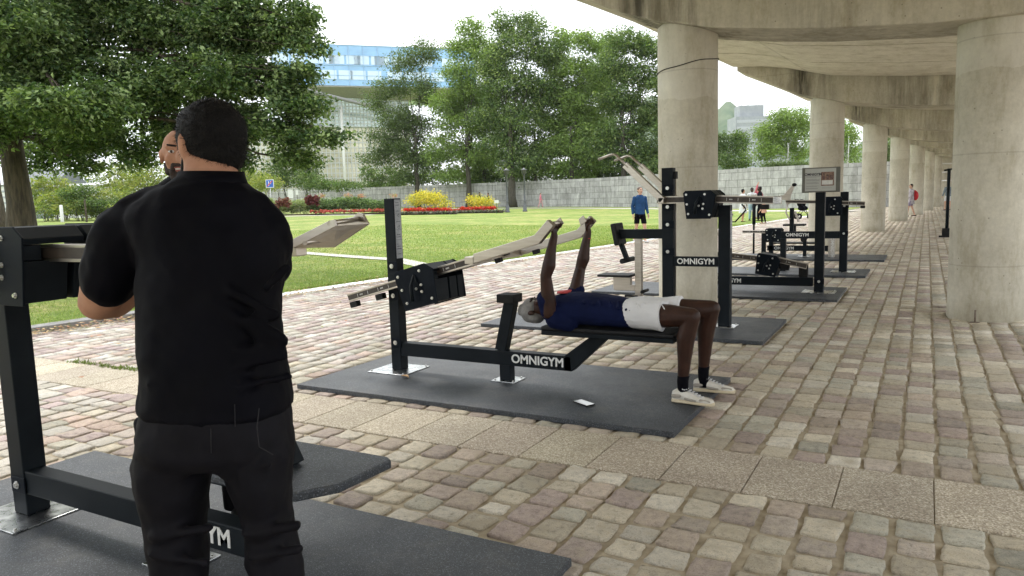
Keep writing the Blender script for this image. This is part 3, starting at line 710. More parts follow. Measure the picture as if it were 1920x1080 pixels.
# --- nearest machine at the left, behind the standing man
m = thing('press_machine', 'black upright press machine cut off by the left picture edge beside the man in black', 'exercise machine', (-3.2, 1.9, T), GR)
base_plate(None, -3.8, 1.9, .2, .18, m); base_plate(None, -2.67, 1.9, .12, .1, m)
post(-3.86, -3.745, 1.865, 1.975, T+.009, 1.435, m, bolts=(.2,))
b = MB(); b.bar((-3.744, .215), (-2.06, .215), .115, 1.87, 1.96); o = b.build('base_beam', M['black'], m, bevel=.005); logo(-2.78, -2.34, .216, 1.87, o)
b = MB(); b.box(-2.72, -2.62, 1.875, 1.955, T+.009, .157); b.build('foot', M['black'], m)
b = MB(); b.bar((-2.1, .17), (-2.1, .4), .085, 1.88, 1.95); b.build('strut', M['black'], m, bevel=.005)
b = MB(); b.bar((-2.34, .62), (-2.24, .44), .075, 2.1, 2.17); b.build('strut', M['black'], m, bevel=.004)
b = MB(); b.prism_z([(-2.6, 1.92), (-2.02, 1.92), (-1.925, 2.06), (-1.91, 2.36), (-1.95, 2.385), (-2.6, 2.385)], .402, .44); b.build('step_plate', M['mat'], m, bevel=.008)
b = MB(); b.prism_z([(-2.6, 1.97), (-2.1, 1.97), (-2.01, 2.09), (-2.0, 2.33), (-2.6, 2.33)], .37, .4015); b.build('step_frame', M['black'], m, bevel=.008)
weight_box((-3.43, 1.28), .44, .33, 0., 1.69, 2.12, m, chamf=.14)
rail((-3.3, 1.33), (-2.7, 1.33), 1.8, 1.86, .07, m, False); rail((-4.3, 1.33), (-3.6, 1.33), 1.8, 1.86, .07, m)
b = MB(); b.box(-2.86, -2.0, 1.79, 1.87, 1.295, 1.37); b.build('press_arm', M['steel'], m, bevel=.004)
b = MB(); b.box(-2.86, -2.25, 2.24, 2.3, 1.29, 1.35); b.build('press_arm', M['steel'], m, bevel=.004)
b = MB(); b.box(-2.95, -2.88, 1.79, 2.3, 1.3, 1.36); b.build('yoke', M['steel'], m, bevel=.004)
b = MB(); b.tube([(-3.32, 2.2, 1.2), (-3.32, 2.2, 1.46)], .02, 12); b.tube([(-3.3, 2.2, 1.42), (-3.4, 2.12, 1.42)], .012, 10); b.build('guide_post', M['black'], m)
def grip_cage(y0, y1, root):
    b = MB(); o = None
    na = [xz(*q, y0) for q in ((549, 466), (549, 448), (612, 416), (627, 411), (630, 424))]; fa_ = [xz(*q, y1) for q in ((628, 464), (612, 450), (674, 399), (684, 402), (694, 420))]
    b.prism(na, y0, y0+.01); o = b.build('press_arm_end', M['steel'], root, bevel=.002); b = MB(); b.prism(fa_, y1-.012, y1); b.build('press_arm_end', M['steel'], root, bevel=.002)
    b = MB(); q = [(na[0], y0+.011), (na[4], y0+.011), (fa_[4], y1-.013), (fa_[0], y1-.013)]; lo = [(p_[0], yy, p_[1]+.001) for p_, yy in q]; hi = [(x_, y_, z_+.006) for x_, y_, z_ in lo]
    b.add(lo+hi, [(0, 1, 2, 3), (7, 6, 5, 4), (0, 4, 5, 1), (1, 5, 6, 2), (2, 6, 7, 3), (3, 7, 4, 0)], False); b.build('base_sheet', M['steel'], root)
    b = MB(); u0, u1 = P(618, 419, y=y0), P(674, 410, y=y1); b.tube([u0, u1], .011, 14); b.build('grip', M['steel'], o); b = MB(); u0, u1 = P(572, 455, y=y0), P(611, 449, y=y0+.16); b.tube([u0, u1], .011, 14); b.build('grip', M['steel'], o)
grip_cage(2.2, 2.43, m)
# --- lat machine in front of the nearest left column
m = thing('pull_machine', 'tall black pull down machine with raised steel arms in front of the nearest left column', 'exercise machine', (-2.5, 8.15, T), GR)
base_plate(None, -2.51, 8.16, .16, .16, m); base_plate(None, -1.89, 8.16, .12, .12, m)
pA = post(-2.577, -2.45, 8.1, 8.21, T+.009, 1.782, m, bolts=(.86, 1.16, 1.355, 1.56))
b = MB(); b.box(-2.449, -2.42, 8.12, 8.19, 1.66, 1.74); b.build('cable_guide', M['rubber'], pA); b = MB(); b.tube([(-2.435, 8.15, 1.66), (-2.43, 8.15, 1.2), (-2.44, 8.15, .3)], .006, 8); b.build('cable', M['steel'], pA)
pB = post(-1.955, -1.83, 8.1, 8.21, T+.009, 1.36, m); sticker(-1.83, 8.12, 8.2, .9, 1.3, pB)
b = MB(); b.bar((-2.449, .75), (-1.956, .75), .105, 8.105, 8.2); o = b.build('cross_beam', M['black'], m, bevel=.004); logo(-2.39, -2.01, .752, 8.105, o)
b = MB(); b.bar((-3.1, 1.056), (-2.578, 1.056), .105, 8.11, 8.2); b.build('pad_arm', M['black'], m, bevel=.004)
b = MB(); b.bar((-3.135, 1.18), (-3.085, .93), .06, 8.02, 8.29); b.build('chest_pad', M['pad'], m, bevel=.015)
b = MB(); b.bar((-3.08, .95), (-3.01, .77), .045, 8.12, 8.18); b.build('leg_roller_stem', M['black'], m)
b = MB(); b.tube([(-3.005, 7.98, .755), (-3.005, 8.34, .755)], .03, 16); b.build('leg_roller', M['pad'], m)
b = MB(); b.box(-2.905, -2.83, 8.12, 8.19, T, 1.003); o = b.build('seat_post', M['steel'], m, bevel=.004)
b = MB(); b.box(-3.33, -2.925, 8.02, 8.29, .565, .592); b.build('seat', M['pad'], m, bevel=.008)
b = MB(); b.prism([(-3.17, .563), (-2.96, .563), (-2.96, .47), (-2.906, .47), (-2.906, .4), (-3.15, .4), (-3.17, .42)], 8.12, 8.19); b.build('seat_bracket', M['steel'], m, bevel=.004)
b = MB(); b.tube([(-2.8, 8.05, .4), (-2.8, 8.26, .4)], .018, 12); b.tube([(-3.0, 8.05, .35), (-2.85, 8.05, .35)], .012, 10); b.build('seat_pin', M['rubber'], m)
weight_box((-2.105, 1.375), .35, .3, 0, 7.9, 8.32, m, chamf=.16, taper=.1)
rail((-2.6, 1.433), (-2.2, 1.43), 8.0, 8.06, .08, m, False); rail((-1.96, 1.428), (-1.375, 1.402), 8.0, 8.06, .08, m)
b = MB(); b.box(-1.374, -1.3, 7.99, 8.07, 1.36, 1.44); b.build('rail_end', M['zinc'], m, bevel=.006)
stopper((-1.5, 1.36), (1, 0), 8.0, 8.06, m); 
def lift_arm(y0, y1, ox, root):
    b = MB(); b.bar((-2.515+ox, 1.43), (-2.94+ox, 1.83), .07, y0, y1); o = b.build('lift_arm', M['steel'], root, bevel=.003)
    b = MB(); yy = (y0+y1)/2
    for s in (-.022, .022): b.tube([(-2.9+ox, yy+s, 1.8), (-3.05+ox, yy+s, 1.945), (-3.08+ox, yy+s, 1.955), (-3.11+ox, yy+s, 1.95), (-3.25+ox, yy+s, 1.91)], .011, 8)
    b.tube([(-3.25+ox, yy-.022, 1.91), (-3.255+ox, yy, 1.908), (-3.25+ox, yy+.022, 1.91)], .011, 8); b.build('grip', M['steel'], o)
lift_arm(7.92, 7.98, 0, m); lift_arm(8.42, 8.48, 0, m)
b = MB(); b.box(-2.56, -2.5, 7.92, 8.48, 1.4, 1.46); b.build('yoke', M['steel'], m, bevel=.004)
# --- machine on the fourth mat, under the information board
m = thing('low_row_machine', 'low black machine with lettered base beam beside the information board post', 'exercise machine', (-2.3, 11.35, T), GR)
b = MB(); b.bar((-3.0, .18), (-1.39, .19), .125, 11.3, 11.39); o = b.build('base_beam', M['black'], m, bevel=.004); logo(-2.78, -2.4, .18, 11.3, o)
b = MB(); b.box(-1.58, -1.46, 11.3, 11.39, .255, .43); b.build('stop_block', M['rubber'], m, bevel=.006)
b = MB(); b.box(-3.05, -2.93, 11.28, 11.4, T, .24); b.build('foot', M['black'], m); base_plate(None, -2.99, 11.34, .11, .1, m)
weight_box((-1.96, .45), .33, .3, -.17, 11.0, 11.32, m, chamf=.2)
rail((-1.86, .52), (-1.45, .43), 11.12, 11.18, .08, m); rail((-3.0, .62), (-2.1, .53), 11.12, 11.18, .08, m)
stopper((-1.8, .47), (.98, -.2), 11.1, 11.18, m, .08)
for yy in (11.0, 11.55):
    b = MB(); pa, pb = xz(1345, 442, yy), xz(1372, 400, yy); b.bar(pa, pb, .045, yy, yy+.04); o = b.build('pull_arm', M['steel'], m, bevel=.003)
    b = MB(); b.tube([V((xz(*q, yy)[0], yy+.02, xz(*q, yy)[1])) for q in ((1368, 404), (1371, 416), (1378, 416), (1398, 394), (1396, 389), (1390, 383))], .011, 8); b.build('grip', M['rubber'], o)
m2 = thing('information_board', 'grey framed information board with photo and text on a black post', 'information board', (-1.31, 11.35, T), None)
base_plate(None, -1.31, 11.35, .22, .16, m2); pp = post(-1.375, -1.25, 11.3, 11.41, T+.009, 1.46, m2, bolts=(.2,))
b = MB(); b.box(-1.552, -1.056, 11.27, 11.3, 1.455, 1.8); o = b.build('frame', pmat('grey_board_frame', (.1,.1,.085), (.14,.14,.12), 5, .5), m2, bevel=.006)
b = MB(); b.box(-1.51, -1.11, 11.2685, 11.2695, 1.475, 1.785); pn = b.build('panel', pmat('board_paper', (.42,.43,.4), (.48,.49,.46), 3, .4), o)
text('OMNIGYM', .047, pn, M['dark_ink'], Matrix.Translation((-1.405, 11.268, 1.705)) @ Matrix.Rotation(math.pi/2, 4, 'X'), 'heading', .0008, .03)
b = MB(); r = random.Random(2)
for k, z in enumerate((1.685, 1.675, 1.665, 1.64, 1.632, 1.624, 1.616, 1.595, 1.587, 1.579, 1.545, 1.537, 1.515, 1.507)): b.box(-1.495, -1.495+r.uniform(.13, .19), 11.2675, 11.268, z-.0015, z+.0015)
b.box(-1.29, -1.16, 11.2675, 11.268, 1.513, 1.516); b.build('small_print', pmat('grey_print', (.2,.2,.2)), pn)
b = MB(); b.box(-1.3, -1.135, 11.2672, 11.268, 1.545, 1.735); pic = b.build('picture', pmat('printed_picture', (.12,.04,.03), (.3,.2,.14), 22, .5), pn)
b = MB(); b.box(-1.275, -1.255, 11.2665, 11.267, 1.63, 1.72); b.box(-1.235, -1.2, 11.2665, 11.267, 1.63, 1.70); b.box(-1.185, -1.15, 11.2665, 11.267, 1.63, 1.69); b.build('picture_figures', pmat('printed_figures', (.02,.012,.015), (.25,.15,.12), 60, .5), pic)
b = MB(); b.box(-1.29, -1.15, 11.2665, 11.267, 1.56, 1.62); b.build('picture_caption', M['white'], pic)
# --- machine on the fifth mat
m = thing('row_machine', 'black machine with shoulder high beam, steel forked handle and small pad behind the board', 'exercise machine', (-1.8, 14.25, T), GR)
p5 = post(-1.322, -1.195, 14.2, 14.31, T+.009, 1.44, m, bolts=(.72, 1.2)); base_plate(None, -1.26, 14.25, .2, .14, m)
b = MB(); b.bar((-2.3, .695), (-1.323, .695), .125, 14.2, 14.3); o = b.build('cross_beam', M['black'], m, bevel=.004); logo(-2.2, -1.84, .697, 14.2, o)
b = MB(); b.box(-2.31, -2.215, 14.2, 14.3, T, .632); b.build('leg', M['black'], m, bevel=.004)
weight_box((-1.44, 1.2), .33, .33, 0, 14.0, 14.18, m, chamf=.08, taper=0)
rail((-1.3, 1.255), (-.92, 1.235), 14.02, 14.08, .07, m); rail((-2.2, 1.3), (-1.55, 1.275), 14.02, 14.08, .06, m, False); stopper((-.99, 1.2), (1, 0), 14.02, 14.08, m, .045)
b = MB(); b.bar((-2.12, 1.18), (-2.12, .76), .07, 14.2, 14.27); b.build('pad_post', M['black'], m, bevel=.004)
b = MB(); b.bar((-2.07, 1.12), (-2.0, .93), .02, 14.15, 14.3); b.build('knee_plate', M['steel'], m, bevel=.004)
b = MB(); b.prism([(-2.45, 1.37), (-2.24, 1.42), (-2.1, 1.6), (-2.06, 1.58), (-2.12, 1.42), (-2.14, 1.25), (-2.19, 1.25), (-2.22, 1.33), (-2.43, 1.33)], 14.1, 14.13)
b.tube([(-2.17, 14.1, 1.27), (-2.2, 14.08, 1.1), (-2.13, 14.05, .98)], .014, 8); o = b.build('forked_handle', M['steel'], m, bevel=.002)
b = MB(); b.tube([(-2.07, 14.05, 1.59), (-2.07, 14.2, 1.59)], .03, 14); b.build('knob', M['rubber'], o)
# --- machine on the farthest mat
m = thing('leg_machine', 'small low black machine with lettered beam and roller on the farthest mat', 'exercise machine', (-2.4, 17.4, T), GR)
b = MB(); b.bar((-3.1, .225), (-1.72, .225), .115, 17.35, 17.44); o = b.build('base_beam', M['black'], m, bevel=.004); logo(-2.93, -2.55, .226, 17.35, o)
for x in (-3.18, -3.02):
    b = MB(); b.box(x-.045, x+.045, 17.35, 17.44, T, .6 if x < -3.1 else .45); b.build('leg', M['black'], m, bevel=.004)
weight_box((-2.92, .53), .34, .3, 0, 17.05, 17.36, m, chamf=.12, taper=0); rail((-3.6, .605), (-3.05, .6), 17.15, 17.21, .06, m)
b = MB(); b.box(-2.35, -2.28, 17.36, 17.43, T, .42); b.build('stem', M['black'], m); b = MB(); b.tube([(-2.32, 17.2, .43), (-2.32, 17.6, .47)], .06, 14); b.build('roller', M['pad'], m); base_plate(None, -2.32, 17.4, .14, .1, m)
b = MB(); b.box(-3.0, -2.1, 17.5, 17.85, .31, .34); b.build('bench_pad', M['pad'], m, bevel=.008)
b = MB(); b.box(-1.83, -1.7, 17.3, 17.4, T, .46); o = b.build('side_post', M['steel'], m, bevel=.004)
text('OMNIGYM', .09, o, M['white'], Matrix.Translation((-1.75, 17.296, .25)) @ Matrix.Rotation(math.pi/2, 4, 'X') @ Matrix.Rotation(-math.pi/2, 4, 'Z'), weight=.02)
b = MB(); b.box(-2.75, -2.3, 17.2, 17.5, .72, .76); b.build('back_pad', M['pad'], m, bevel=.01); b = MB(); b.box(-2.55, -2.5, 17.35, 17.42, .5, .72); b.build('stem', M['black'], m)
# --- slender pole and farther kit
p = P(1413, 478, z=0)
t = thing('pole_stand', 'slender black pole on a small foot plate left of the information board', 'pole', (p.x, p.y, 0)); b = MB(); b.tube([(p.x, p.y, .01), (p.x, p.y, 1.0)], .022, 12); b.tube([(p.x, p.y, .72), (p.x, p.y, 1.28)], .04, 12); b.build('pole', M['black'], t)
b = MB(); b.lathe([(.13, .003), (.13, .012), (.03, .02)], (p.x, p.y, 0), 20); b.build('foot_plate', M['black'], t); b = MB(); b.box(p.x-.06, p.x+.06, p.y-.05, p.y+.05, 1.28, 1.42); b.build('head', M['steel'], t)
p = V((.34, 20.5, 0)); q = P(1775, 435, z=0); p = V((q.x*.9, q.y*.9, 0))
t = thing('pull_up_stand', 'tall thin black exercise frame beside the nearest right column', 'exercise stand', (p.x, p.y, 0)); b = MB(); b.tube([(p.x, p.y, 0), (p.x, p.y, 1.98)], .045, 12); b.build('pole', M['black'], t, bevel=0)
b = MB(); b.tube([(p.x-.12, p.y, 1.93), (p.x+.16, p.y+.1, 1.98)], .025, 10); b.tube([(p.x+.16, p.y+.1, 0), (p.x+.16, p.y+.1, 2.1)], .018, 10); b.build('side_pole', M['black'], t)
b = MB(); b.box(p.x-.12, p.x+.12, p.y-.1, p.y+.1, .0, .26); b.box(p.x-.2, p.x-.1, p.y-.1, p.y+.1, .0, .05); b.build('base_box', M['rubber'], t, bevel=.01)
# phone and dead leaf on the second mat
q = P(1095, 755, z=T+.01); t = thing('phone', 'pale smartphone lying face up on the rubber mat under the bench', 'phone', (q.x, q.y, T))
a = math.radians(-28); ca, sa = math.cos(a), math.sin(a); b = MB(); b.obox((q.x, q.y, T+.007), (.078*ca, .078*sa, 0), (-.038*sa, .038*ca, 0), (0, 0, .0045)); o = b.build('case', M['rubber'], t, bevel=.003)
b = MB(); b.obox((q.x, q.y, T+.0122), (.074*ca, .074*sa, 0), (-.035*sa, .035*ca, 0), (0, 0, .0006)); b.build('screen', pmat('phone_glass', (.55,.57,.58), None, 4, .12), t)
q = P(760, 709, z=T); b = MB(); vs = []; n = 9
for i in range(n):
    s = i/(n-1); wv = .022*math.sin(math.pi*min(1, s*1.05+.02))*(1+.35*math.sin(i*2.6))
    for k in (-1, 0, 1): vs.append((q.x+(s-.5)*.1+k*wv*.4, q.y+k*wv-(s-.5)*.035, T+.006+abs(k)*.012+.008*math.sin(3*s)))
b.add(vs, [(3*i+k, 3*i+3+k, 3*i+4+k, 3*i+1+k) for i in range(n-1) for k in (0, 1)], True)
tag(b.build('dead_leaf', pmat('dead_oak_leaf', (.4,.23,.1), (.6,.42,.24), 40, .8), at=q), 'curled brown oak leaf on the mat beside the bench press foot plate', 'leaf')
# ------------------------------------------------------------------ trees, shrubs and flowers
def bark(name, c1, c2): return pmat(name, c1, c2, 5, .9, bmp=1., bscale=9, stretch=(3, 3, .5), bdist=.05)
M['bark'] = bark('oak_bark', (.035,.027,.018), (.1,.078,.052)); M['bark_pale'] = bark('birch_bark', (.5,.5,.47), (.72,.71,.68)); M['bark_dark'] = bark('dark_bark', (.045,.04,.03), (.09,.08,.06))
def leaves(name, parent, clumps, n, size, pal, spray=9, sig=.28, mat='leaf', seed=0, droop=.3, shape=.27, hollow=.45, lump=0):
    if lump and parent and parent.get('category') == 'tree' and lump == 15: lump = 26
    "n leaf blades spread through ellipsoidal clumps in small sprays"
    r = np.random.RandomState(seed)
    cl = np.array([[*c, *q] for c, q in clumps])
    if lump:      # break every mass into uneven tufts with gaps between them
        out = []
        for row in cl:
            for _ in range(lump):
                dd = r.randn(3); dd /= np.linalg.norm(dd); s_ = r.uniform(.2, .5)
                out.append(list(row[:3]+dd*row[3:]*r.uniform(.25, 1.)**.5*(1-s_*.55))+list(row[3:]*s_*np.array([1.15, 1.15, .8])))
        cl = np.array(out)
    vol = (cl[:, 3]*cl[:, 4]*cl[:, 5])**.72; k = max(1, n//spray)
    ci = r.choice(len(cl), k, p=vol/vol.sum()); d = r.randn(k, 3); d /= np.linalg.norm(d, axis=1)[:, None]
    rad = (hollow**3+(1-hollow**3)*r.rand(k))**(1/3.)*(1+.13*r.randn(k))
    cen = cl[ci, :3]+d*rad[:, None]*cl[ci, 3:]
    # uneven outline: clusters pull towards random attractors
    n = k*spray; c = np.repeat(cen, spray, 0)+r.randn(n, 3)*sig*np.array([1, 1, .7])
    ax = r.randn(n, 3); ax[:, 2] = ax[:, 2]*.5-droop; ax += np.repeat(d, spray, 0)*.7; ax /= np.linalg.norm(ax, axis=1)[:, None]
    up = r.randn(n, 3)*.6; up[:, 2] += .8; sd = np.cross(ax, up); sd /= np.linalg.norm(sd, axis=1)[:, None]+1e-9
    nn = np.cross(sd, ax); s = size*r.uniform(.7, 1.25, n)[:, None]
    a = c-ax*s*.5; e = c+ax*s*.5-nn*s*.08; l = c+sd*s*shape+nn*s*.08+ax*s*.06; q = c-sd*s*shape+nn*s*.08+ax*s*.06
    v = np.stack([a, l, e, q], 1).reshape(-1, 3)
    pal = np.array(pal); pc = pal[r.randint(0, len(pal), k)]; cc = np.repeat(pc, spray, 0)*r.uniform(.65, 1.35, (n, 1))*np.array([1, 1, 1])
    cc = np.repeat(np.concatenate([cc, np.ones((n, 1))], 1), 4, 0)
    return npmesh(name, v, np.arange(4*n).reshape(-1, 4), M[mat], cc, parent=parent)
def limb(b, a, c, r0, r1, sag=.0, seg=6, wob=.06, rr=rnd):
    a = V(a); c = V(c); L = (c-a).length; pts = []
    for i in range(seg+1):
        t = i/seg; p = a.lerp(c, t); p.z += sag*math.sin(math.pi*t)*L
        if 0 < i < seg: p += V((rr.gauss(0, 1), rr.gauss(0, 1), rr.gauss(0, 1)))*wob*L*.35
        pts.append(p)
    b.tube(pts, [r0+(r1-r0)*i/seg for i in range(seg+1)], 8); return pts
def tree(name, label, cat, base, tr, th, clumps, n, size, pal, group=None, bark='bark', seed=0, spray=9, sig=.28, twigs=0, lean=0, droop=.3, trunkname='trunk', hollow=.45, lump=15):
    t = thing(name, label, cat, base, group); r = random.Random(seed); b = MB(); base = V(base)
    top = base+V((lean, 0, th)); pts = []
    for i in range(9):
        q = i/8; pts.append(base.lerp(top, q)+V((r.gauss(0, 1), r.gauss(0, 1), 0))*tr*.12*(q > 0))
    b.tube(pts, [tr*(1.35 if i == 0 else 1.08 if i == 1 else 1-.55*i/8) for i in range(9)], 14)
    for i, (c, q) in enumerate(clumps):
        f = r.uniform(.45, 1); st = base.lerp(top, f if c[2] > base.z+th*.6 else min(.85, f)); 
        pp = limb(b, st, V(c), tr*.2, tr*.05, .06, 6, .07, r)
        for j in range(twigs):
            s = pp[r.randint(2, 5)]; d = V((r.gauss(0, 1), r.gauss(0, 1), r.gauss(0, .6))).normalized()
            limb(b, s, V(c)+V((d.x*q[0], d.y*q[1], d.z*q[2]))*.85, tr*.05, tr*.015, .04, 5, .08, r)
    b.build(trunkname, M[bark], t); leaves('crown', t, clumps, n, size, pal, spray, sig, seed=seed, droop=droop, hollow=hollow, lump=lump); return t
def cp(px, py, rx, ry, d, rd=None):
    "an ellipsoidal clump of foliage d metres away"
    p = P(px, py, d=d); s = d/F; return (tuple(p), (rx*s, (rd or (rx*.9+20))*s if rd is None else rd, ry*s))
OAK = [(.1,.155,.045), (.06,.105,.03), (.17,.235,.085), (.04,.08,.025), (.23,.3,.13), (.075,.125,.038)]
b0 = G(48, 18)
cl = [cp(70, 90, 130, 80, 16), cp(230, 40, 130, 80, 17.5), cp(360, 60, 110, 80, 17.5), cp(480, 50, 80, 70, 17.5), cp(555, 40, 40, 45, 17), cp(130, 190, 120, 60, 14.8), cp(20, 190, 70, 60, 15.5),
      cp(280, 170, 100, 60, 17), cp(400, 150, 90, 60, 17), cp(500, 150, 70, 50, 17.2), cp(570, 145, 36, 20, 17), cp(560, 205, 50, 30, 17), cp(610, 258, 42, 13, 17), cp(530, 250, 50, 32, 17.2), cp(560, 300, 34, 16, 17.4), cp(440, 230, 70, 50, 17.5),
      cp(200, 260, 70, 40, 17.5), cp(265, 295, 38, 26, 17.5), cp(120, 270, 40, 30, 18), cp(320, 250, 60, 40, 18), cp(165, 310, 30, 16, 17.5), cp(455, 300, 18, 25, 17.8), cp(385, 280, 60, 30, 18.2),
      cp(570, 85, 34, 22, 17), cp(120, -120, 260, 130, 17), cp(420, -90, 170, 90, 18), cp(-120, 60, 150, 150, 16), cp(-60, 260, 70, 60, 16), cp(85, 300, 22, 40, 19), cp(30, 40, 100, 60, 15)]
tree('oak_tree', 'large dark leaved oak with thick trunk filling the top left of the picture', 'tree', b0, .33, 6.5, cl, 250000, .115, OAK, seed=4, spray=14, sig=.13, twigs=2, droop=.3, hollow=.1, lump=13)
b1 = G(8, 42)
tree('oak_tree', 'distant oak whose slim trunk shows left of the large thick trunk', 'tree', b1, .36, 6, [cp(-20, 160, 150, 110, 42), cp(110, 220, 110, 70, 44), cp(-10, 280, 70, 40, 43), cp(200, 230, 90, 60, 46)], 16000, .26, OAK, bark='bark', seed=6, sig=.5)
PARK = [(.13,.195,.062), (.085,.14,.045), (.17,.24,.08), (.22,.28,.095), (.11,.16,.06), (.07,.12,.04)]
DARK = [(0.106, 0.154, 0.056), (0.085, 0.132, 0.048), (0.133, 0.182, 0.068), (0.117, 0.154, 0.064)]
LITE = [(0.191, 0.275, 0.076), (0.159, 0.242, 0.064), (0.244, 0.33, 0.092), (0.17, 0.242, 0.076)]
GRP = 'park trees in a row before the long stone wall'
def park(px, d, lab, cl, n, pal, seed, tr=.36, th=9, tw=1, sz=.3, sig=.42):
    n = int(n*1.45)
    tree('park_tree', lab, 'tree', G(px, d), tr, th, [cp(*c, d=d) if len(c) == 4 else cp(*c) for c in cl], n, sz, pal, GRP, 'bark_dark', seed, 10, sig, tw, hollow=.35)
park(790, 94, 'dark narrow tree leftmost of the row, standing before the glass building', [(760,115,28,28), (800,95,26,26), (735,165,30,26), (705,190,20,26), (790,170,34,30), (745,225,42,30), (790,240,32,34), (720,262,34,28), (755,290,46,32), (800,300,30,34), (706,300,22,20), (765,335,30,12)], 19000, DARK, 11)
park(885, 90, 'tall tree with a slim pointed top, second from the left of the row', [(880,52,22,24), (868,95,32,26), (900,90,26,26), (875,150,44,34), (845,195,36,30), (905,190,34,34), (870,240,48,34), (835,280,40,32), (890,290,46,34), (850,325,34,16)], 22000, LITE, 12)
park(965, 86, 'tallest full green tree with the thickest trunk of the row', [(950,50,34,28), (1000,45,30,28), (975,90,52,34), (930,115,38,30), (1025,100,34,30), (960,160,60,38), (1015,170,44,36), (925,210,44,34), (980,225,56,36), (940,275,48,30), (1000,290,44,30), (965,320,44,14)], 30000, PARK, 13, .5, 10)
park(1010, 88, 'slender tree between the thick trunked tree and the two lamp posts', [(1060,75,26,26), (1045,120,34,30), (1060,175,36,32), (1040,225,38,32), (1030,275,38,30), (1015,315,34,16)], 13000, LITE, 14, .25, 9)
park(1077, 86, 'pale green tree with a straight dark trunk standing in mid row', [(1105,82,28,26), (1090,130,38,30), (1120,165,32,30), (1085,200,36,32), (1110,240,44,30), (1075,275,44,28), (1055,315,34,16), (1115,300,34,22), (1092,330,18,8)], 22000, LITE, 15, .3, 9)
park(1173, 82, 'full green tree nearest the left row of columns, light leaves', [(1170,75,34,26), (1210,90,26,28), (1150,120,38,32), (1200,145,40,34), (1160,185,42,34), (1215,215,36,34), (1170,245,48,32), (1135,275,34,24), (1205,285,44,28), (1165,300,36,20), (1225,318,20,14)], 26000, PARK, 16, .4, 8.5)
park(1262, 80, 'green tree half hidden behind the nearest left column', [(1250,95,34,30), (1290,120,34,30), (1255,160,40,34), (1290,200,34,36), (1250,240,40,34), (1285,280,34,28), (1250,310,36,18)], 15000, PARK, 17, .34, 8)
park(1128, 92, 'tree standing behind the row, filling the gap left of the light leaved tree', [(1140,90,30,28), (1135,150,34,34), (1130,215,38,34), (1060,250,34,30), (1125,280,40,30), (1000,200,34,40), (1130,325,30,14)], 13000, PARK, 18, .3, 9)
park(915, 95, 'tree standing behind the row between the pointed tree and the tallest tree', [(920,120,30,34), (915,180,34,34), (925,240,36,34), (870,200,30,34), (915,300,40,30), (905,335,44,12)], 13000, PARK, 19, .3, 9)
def shrub(name, label, clumps, n, size, pal, group=None, mat='leaf', seed=0, cat='shrub', sig=.2, hollow=.2, stem=True):
    x = sum(c[0][0] for c in clumps)/len(clumps); y = sum(c[0][1] for c in clumps)/len(clumps)
    t = thing(name, label, cat, (x, y, ground(x, y)), group); b = MB(); r = random.Random(seed)
    for c, q in clumps:
        for k in range(3): limb(b, (c[0]+r.uniform(-.3, .3)*q[0], c[1], ground(c[0], c[1])), (c[0]+r.uniform(-.6, .6)*q[0], c[1], c[2]+q[2]*.3), .03, .01, rr=r)
    b.build('stems', M['bark_dark'], t); leaves('foliage', t, clumps, n, size, pal, 8, sig, mat, seed, .0, hollow=hollow); return t
YG = [(.2,.25,.05), (.25,.28,.06), (.16,.22,.05), (.3,.31,.09)]
MG = [(.09,.15,.045), (.12,.18,.055), (.075,.125,.04), (.15,.2,.07)]
GB = 'bushes along the far edge of the lawn at the left'
shrub('bush', 'yellow green bush right of the large oak trunk', [cp(95, 355, 30, 26, 62), cp(120, 372, 26, 14, 60), cp(85, 385, 22, 10, 60)], 5200, .22, YG, GB, seed=21)
shrub('bush', 'low yellow green scrub along the far lawn edge below the oak branches', [cp(x, 392+4*math.sin(x), 22, 12, 60+3*math.sin(x*2.)) for x in range(84, 470, 20)], 17000, .18, YG+MG, GB, seed=29)
shrub('bush', 'row of taller bushes behind the yellow scrub and left of the low white building', [cp(x, 352+14*math.sin(x*1.7), 26, 30, 98) for x in (66, 92, 128, 150)]+[cp(x, 375, 24, 22, 98) for x in (60, 100, 140, 215, 250)], 8000, .3, MG, GB, seed=30)
shrub('bush', 'bright yellow bush behind the shoulder of the man in black', [cp(225, 335, 34, 34, 66), cp(262, 350, 34, 30, 64), cp(205, 370, 30, 14, 60), cp(290, 330, 26, 30, 66)], 8200, .22, YG, GB, seed=22)
shrub('bush', 'pale green bush between the brown stake and the yellow bush', [cp(150, 365, 18, 16, 58), cp(183, 380, 20, 8, 58)], 2600, .2, MG, GB, seed=23)
shrub('bush', 'yellow green bush left of the blue square sign', [cp(470, 340, 34, 22, 84), cp(440, 335, 24, 26, 84), cp(500, 345, 24, 16, 82)], 6000, .25, YG, GB, seed=24)
shrub('bush', 'dark green bush behind the pale boxes right of the blue sign', [cp(600, 345, 30, 14, 88), cp(640, 348, 34, 10, 88), cp(575, 338, 20, 16, 88)], 4200, .25, MG, GB, seed=25)
shrub('ivy_column', 'tall ivy covered cone left of the hanging oak branch', [cp(528, 290, 13, 26, 90), cp(520, 325, 18, 22, 90), cp(535, 335, 20, 18, 90)], 4200, .25, MG, None, seed=26)
shrub('ivy_column', 'tall dark ivy covered cone behind the hanging oak branch', [cp(568, 285, 14, 30, 92), cp(572, 325, 20, 24, 92)], 4200, .25, DARK, None, seed=27)
shrub('hedge', 'low green hedge along the top of the stone wall before the glass building', [cp(x, 347, 22, 6, 112, 1.) for x in range(600, 741, 28)], 5200, .25, MG, None, seed=28, cat='hedge')
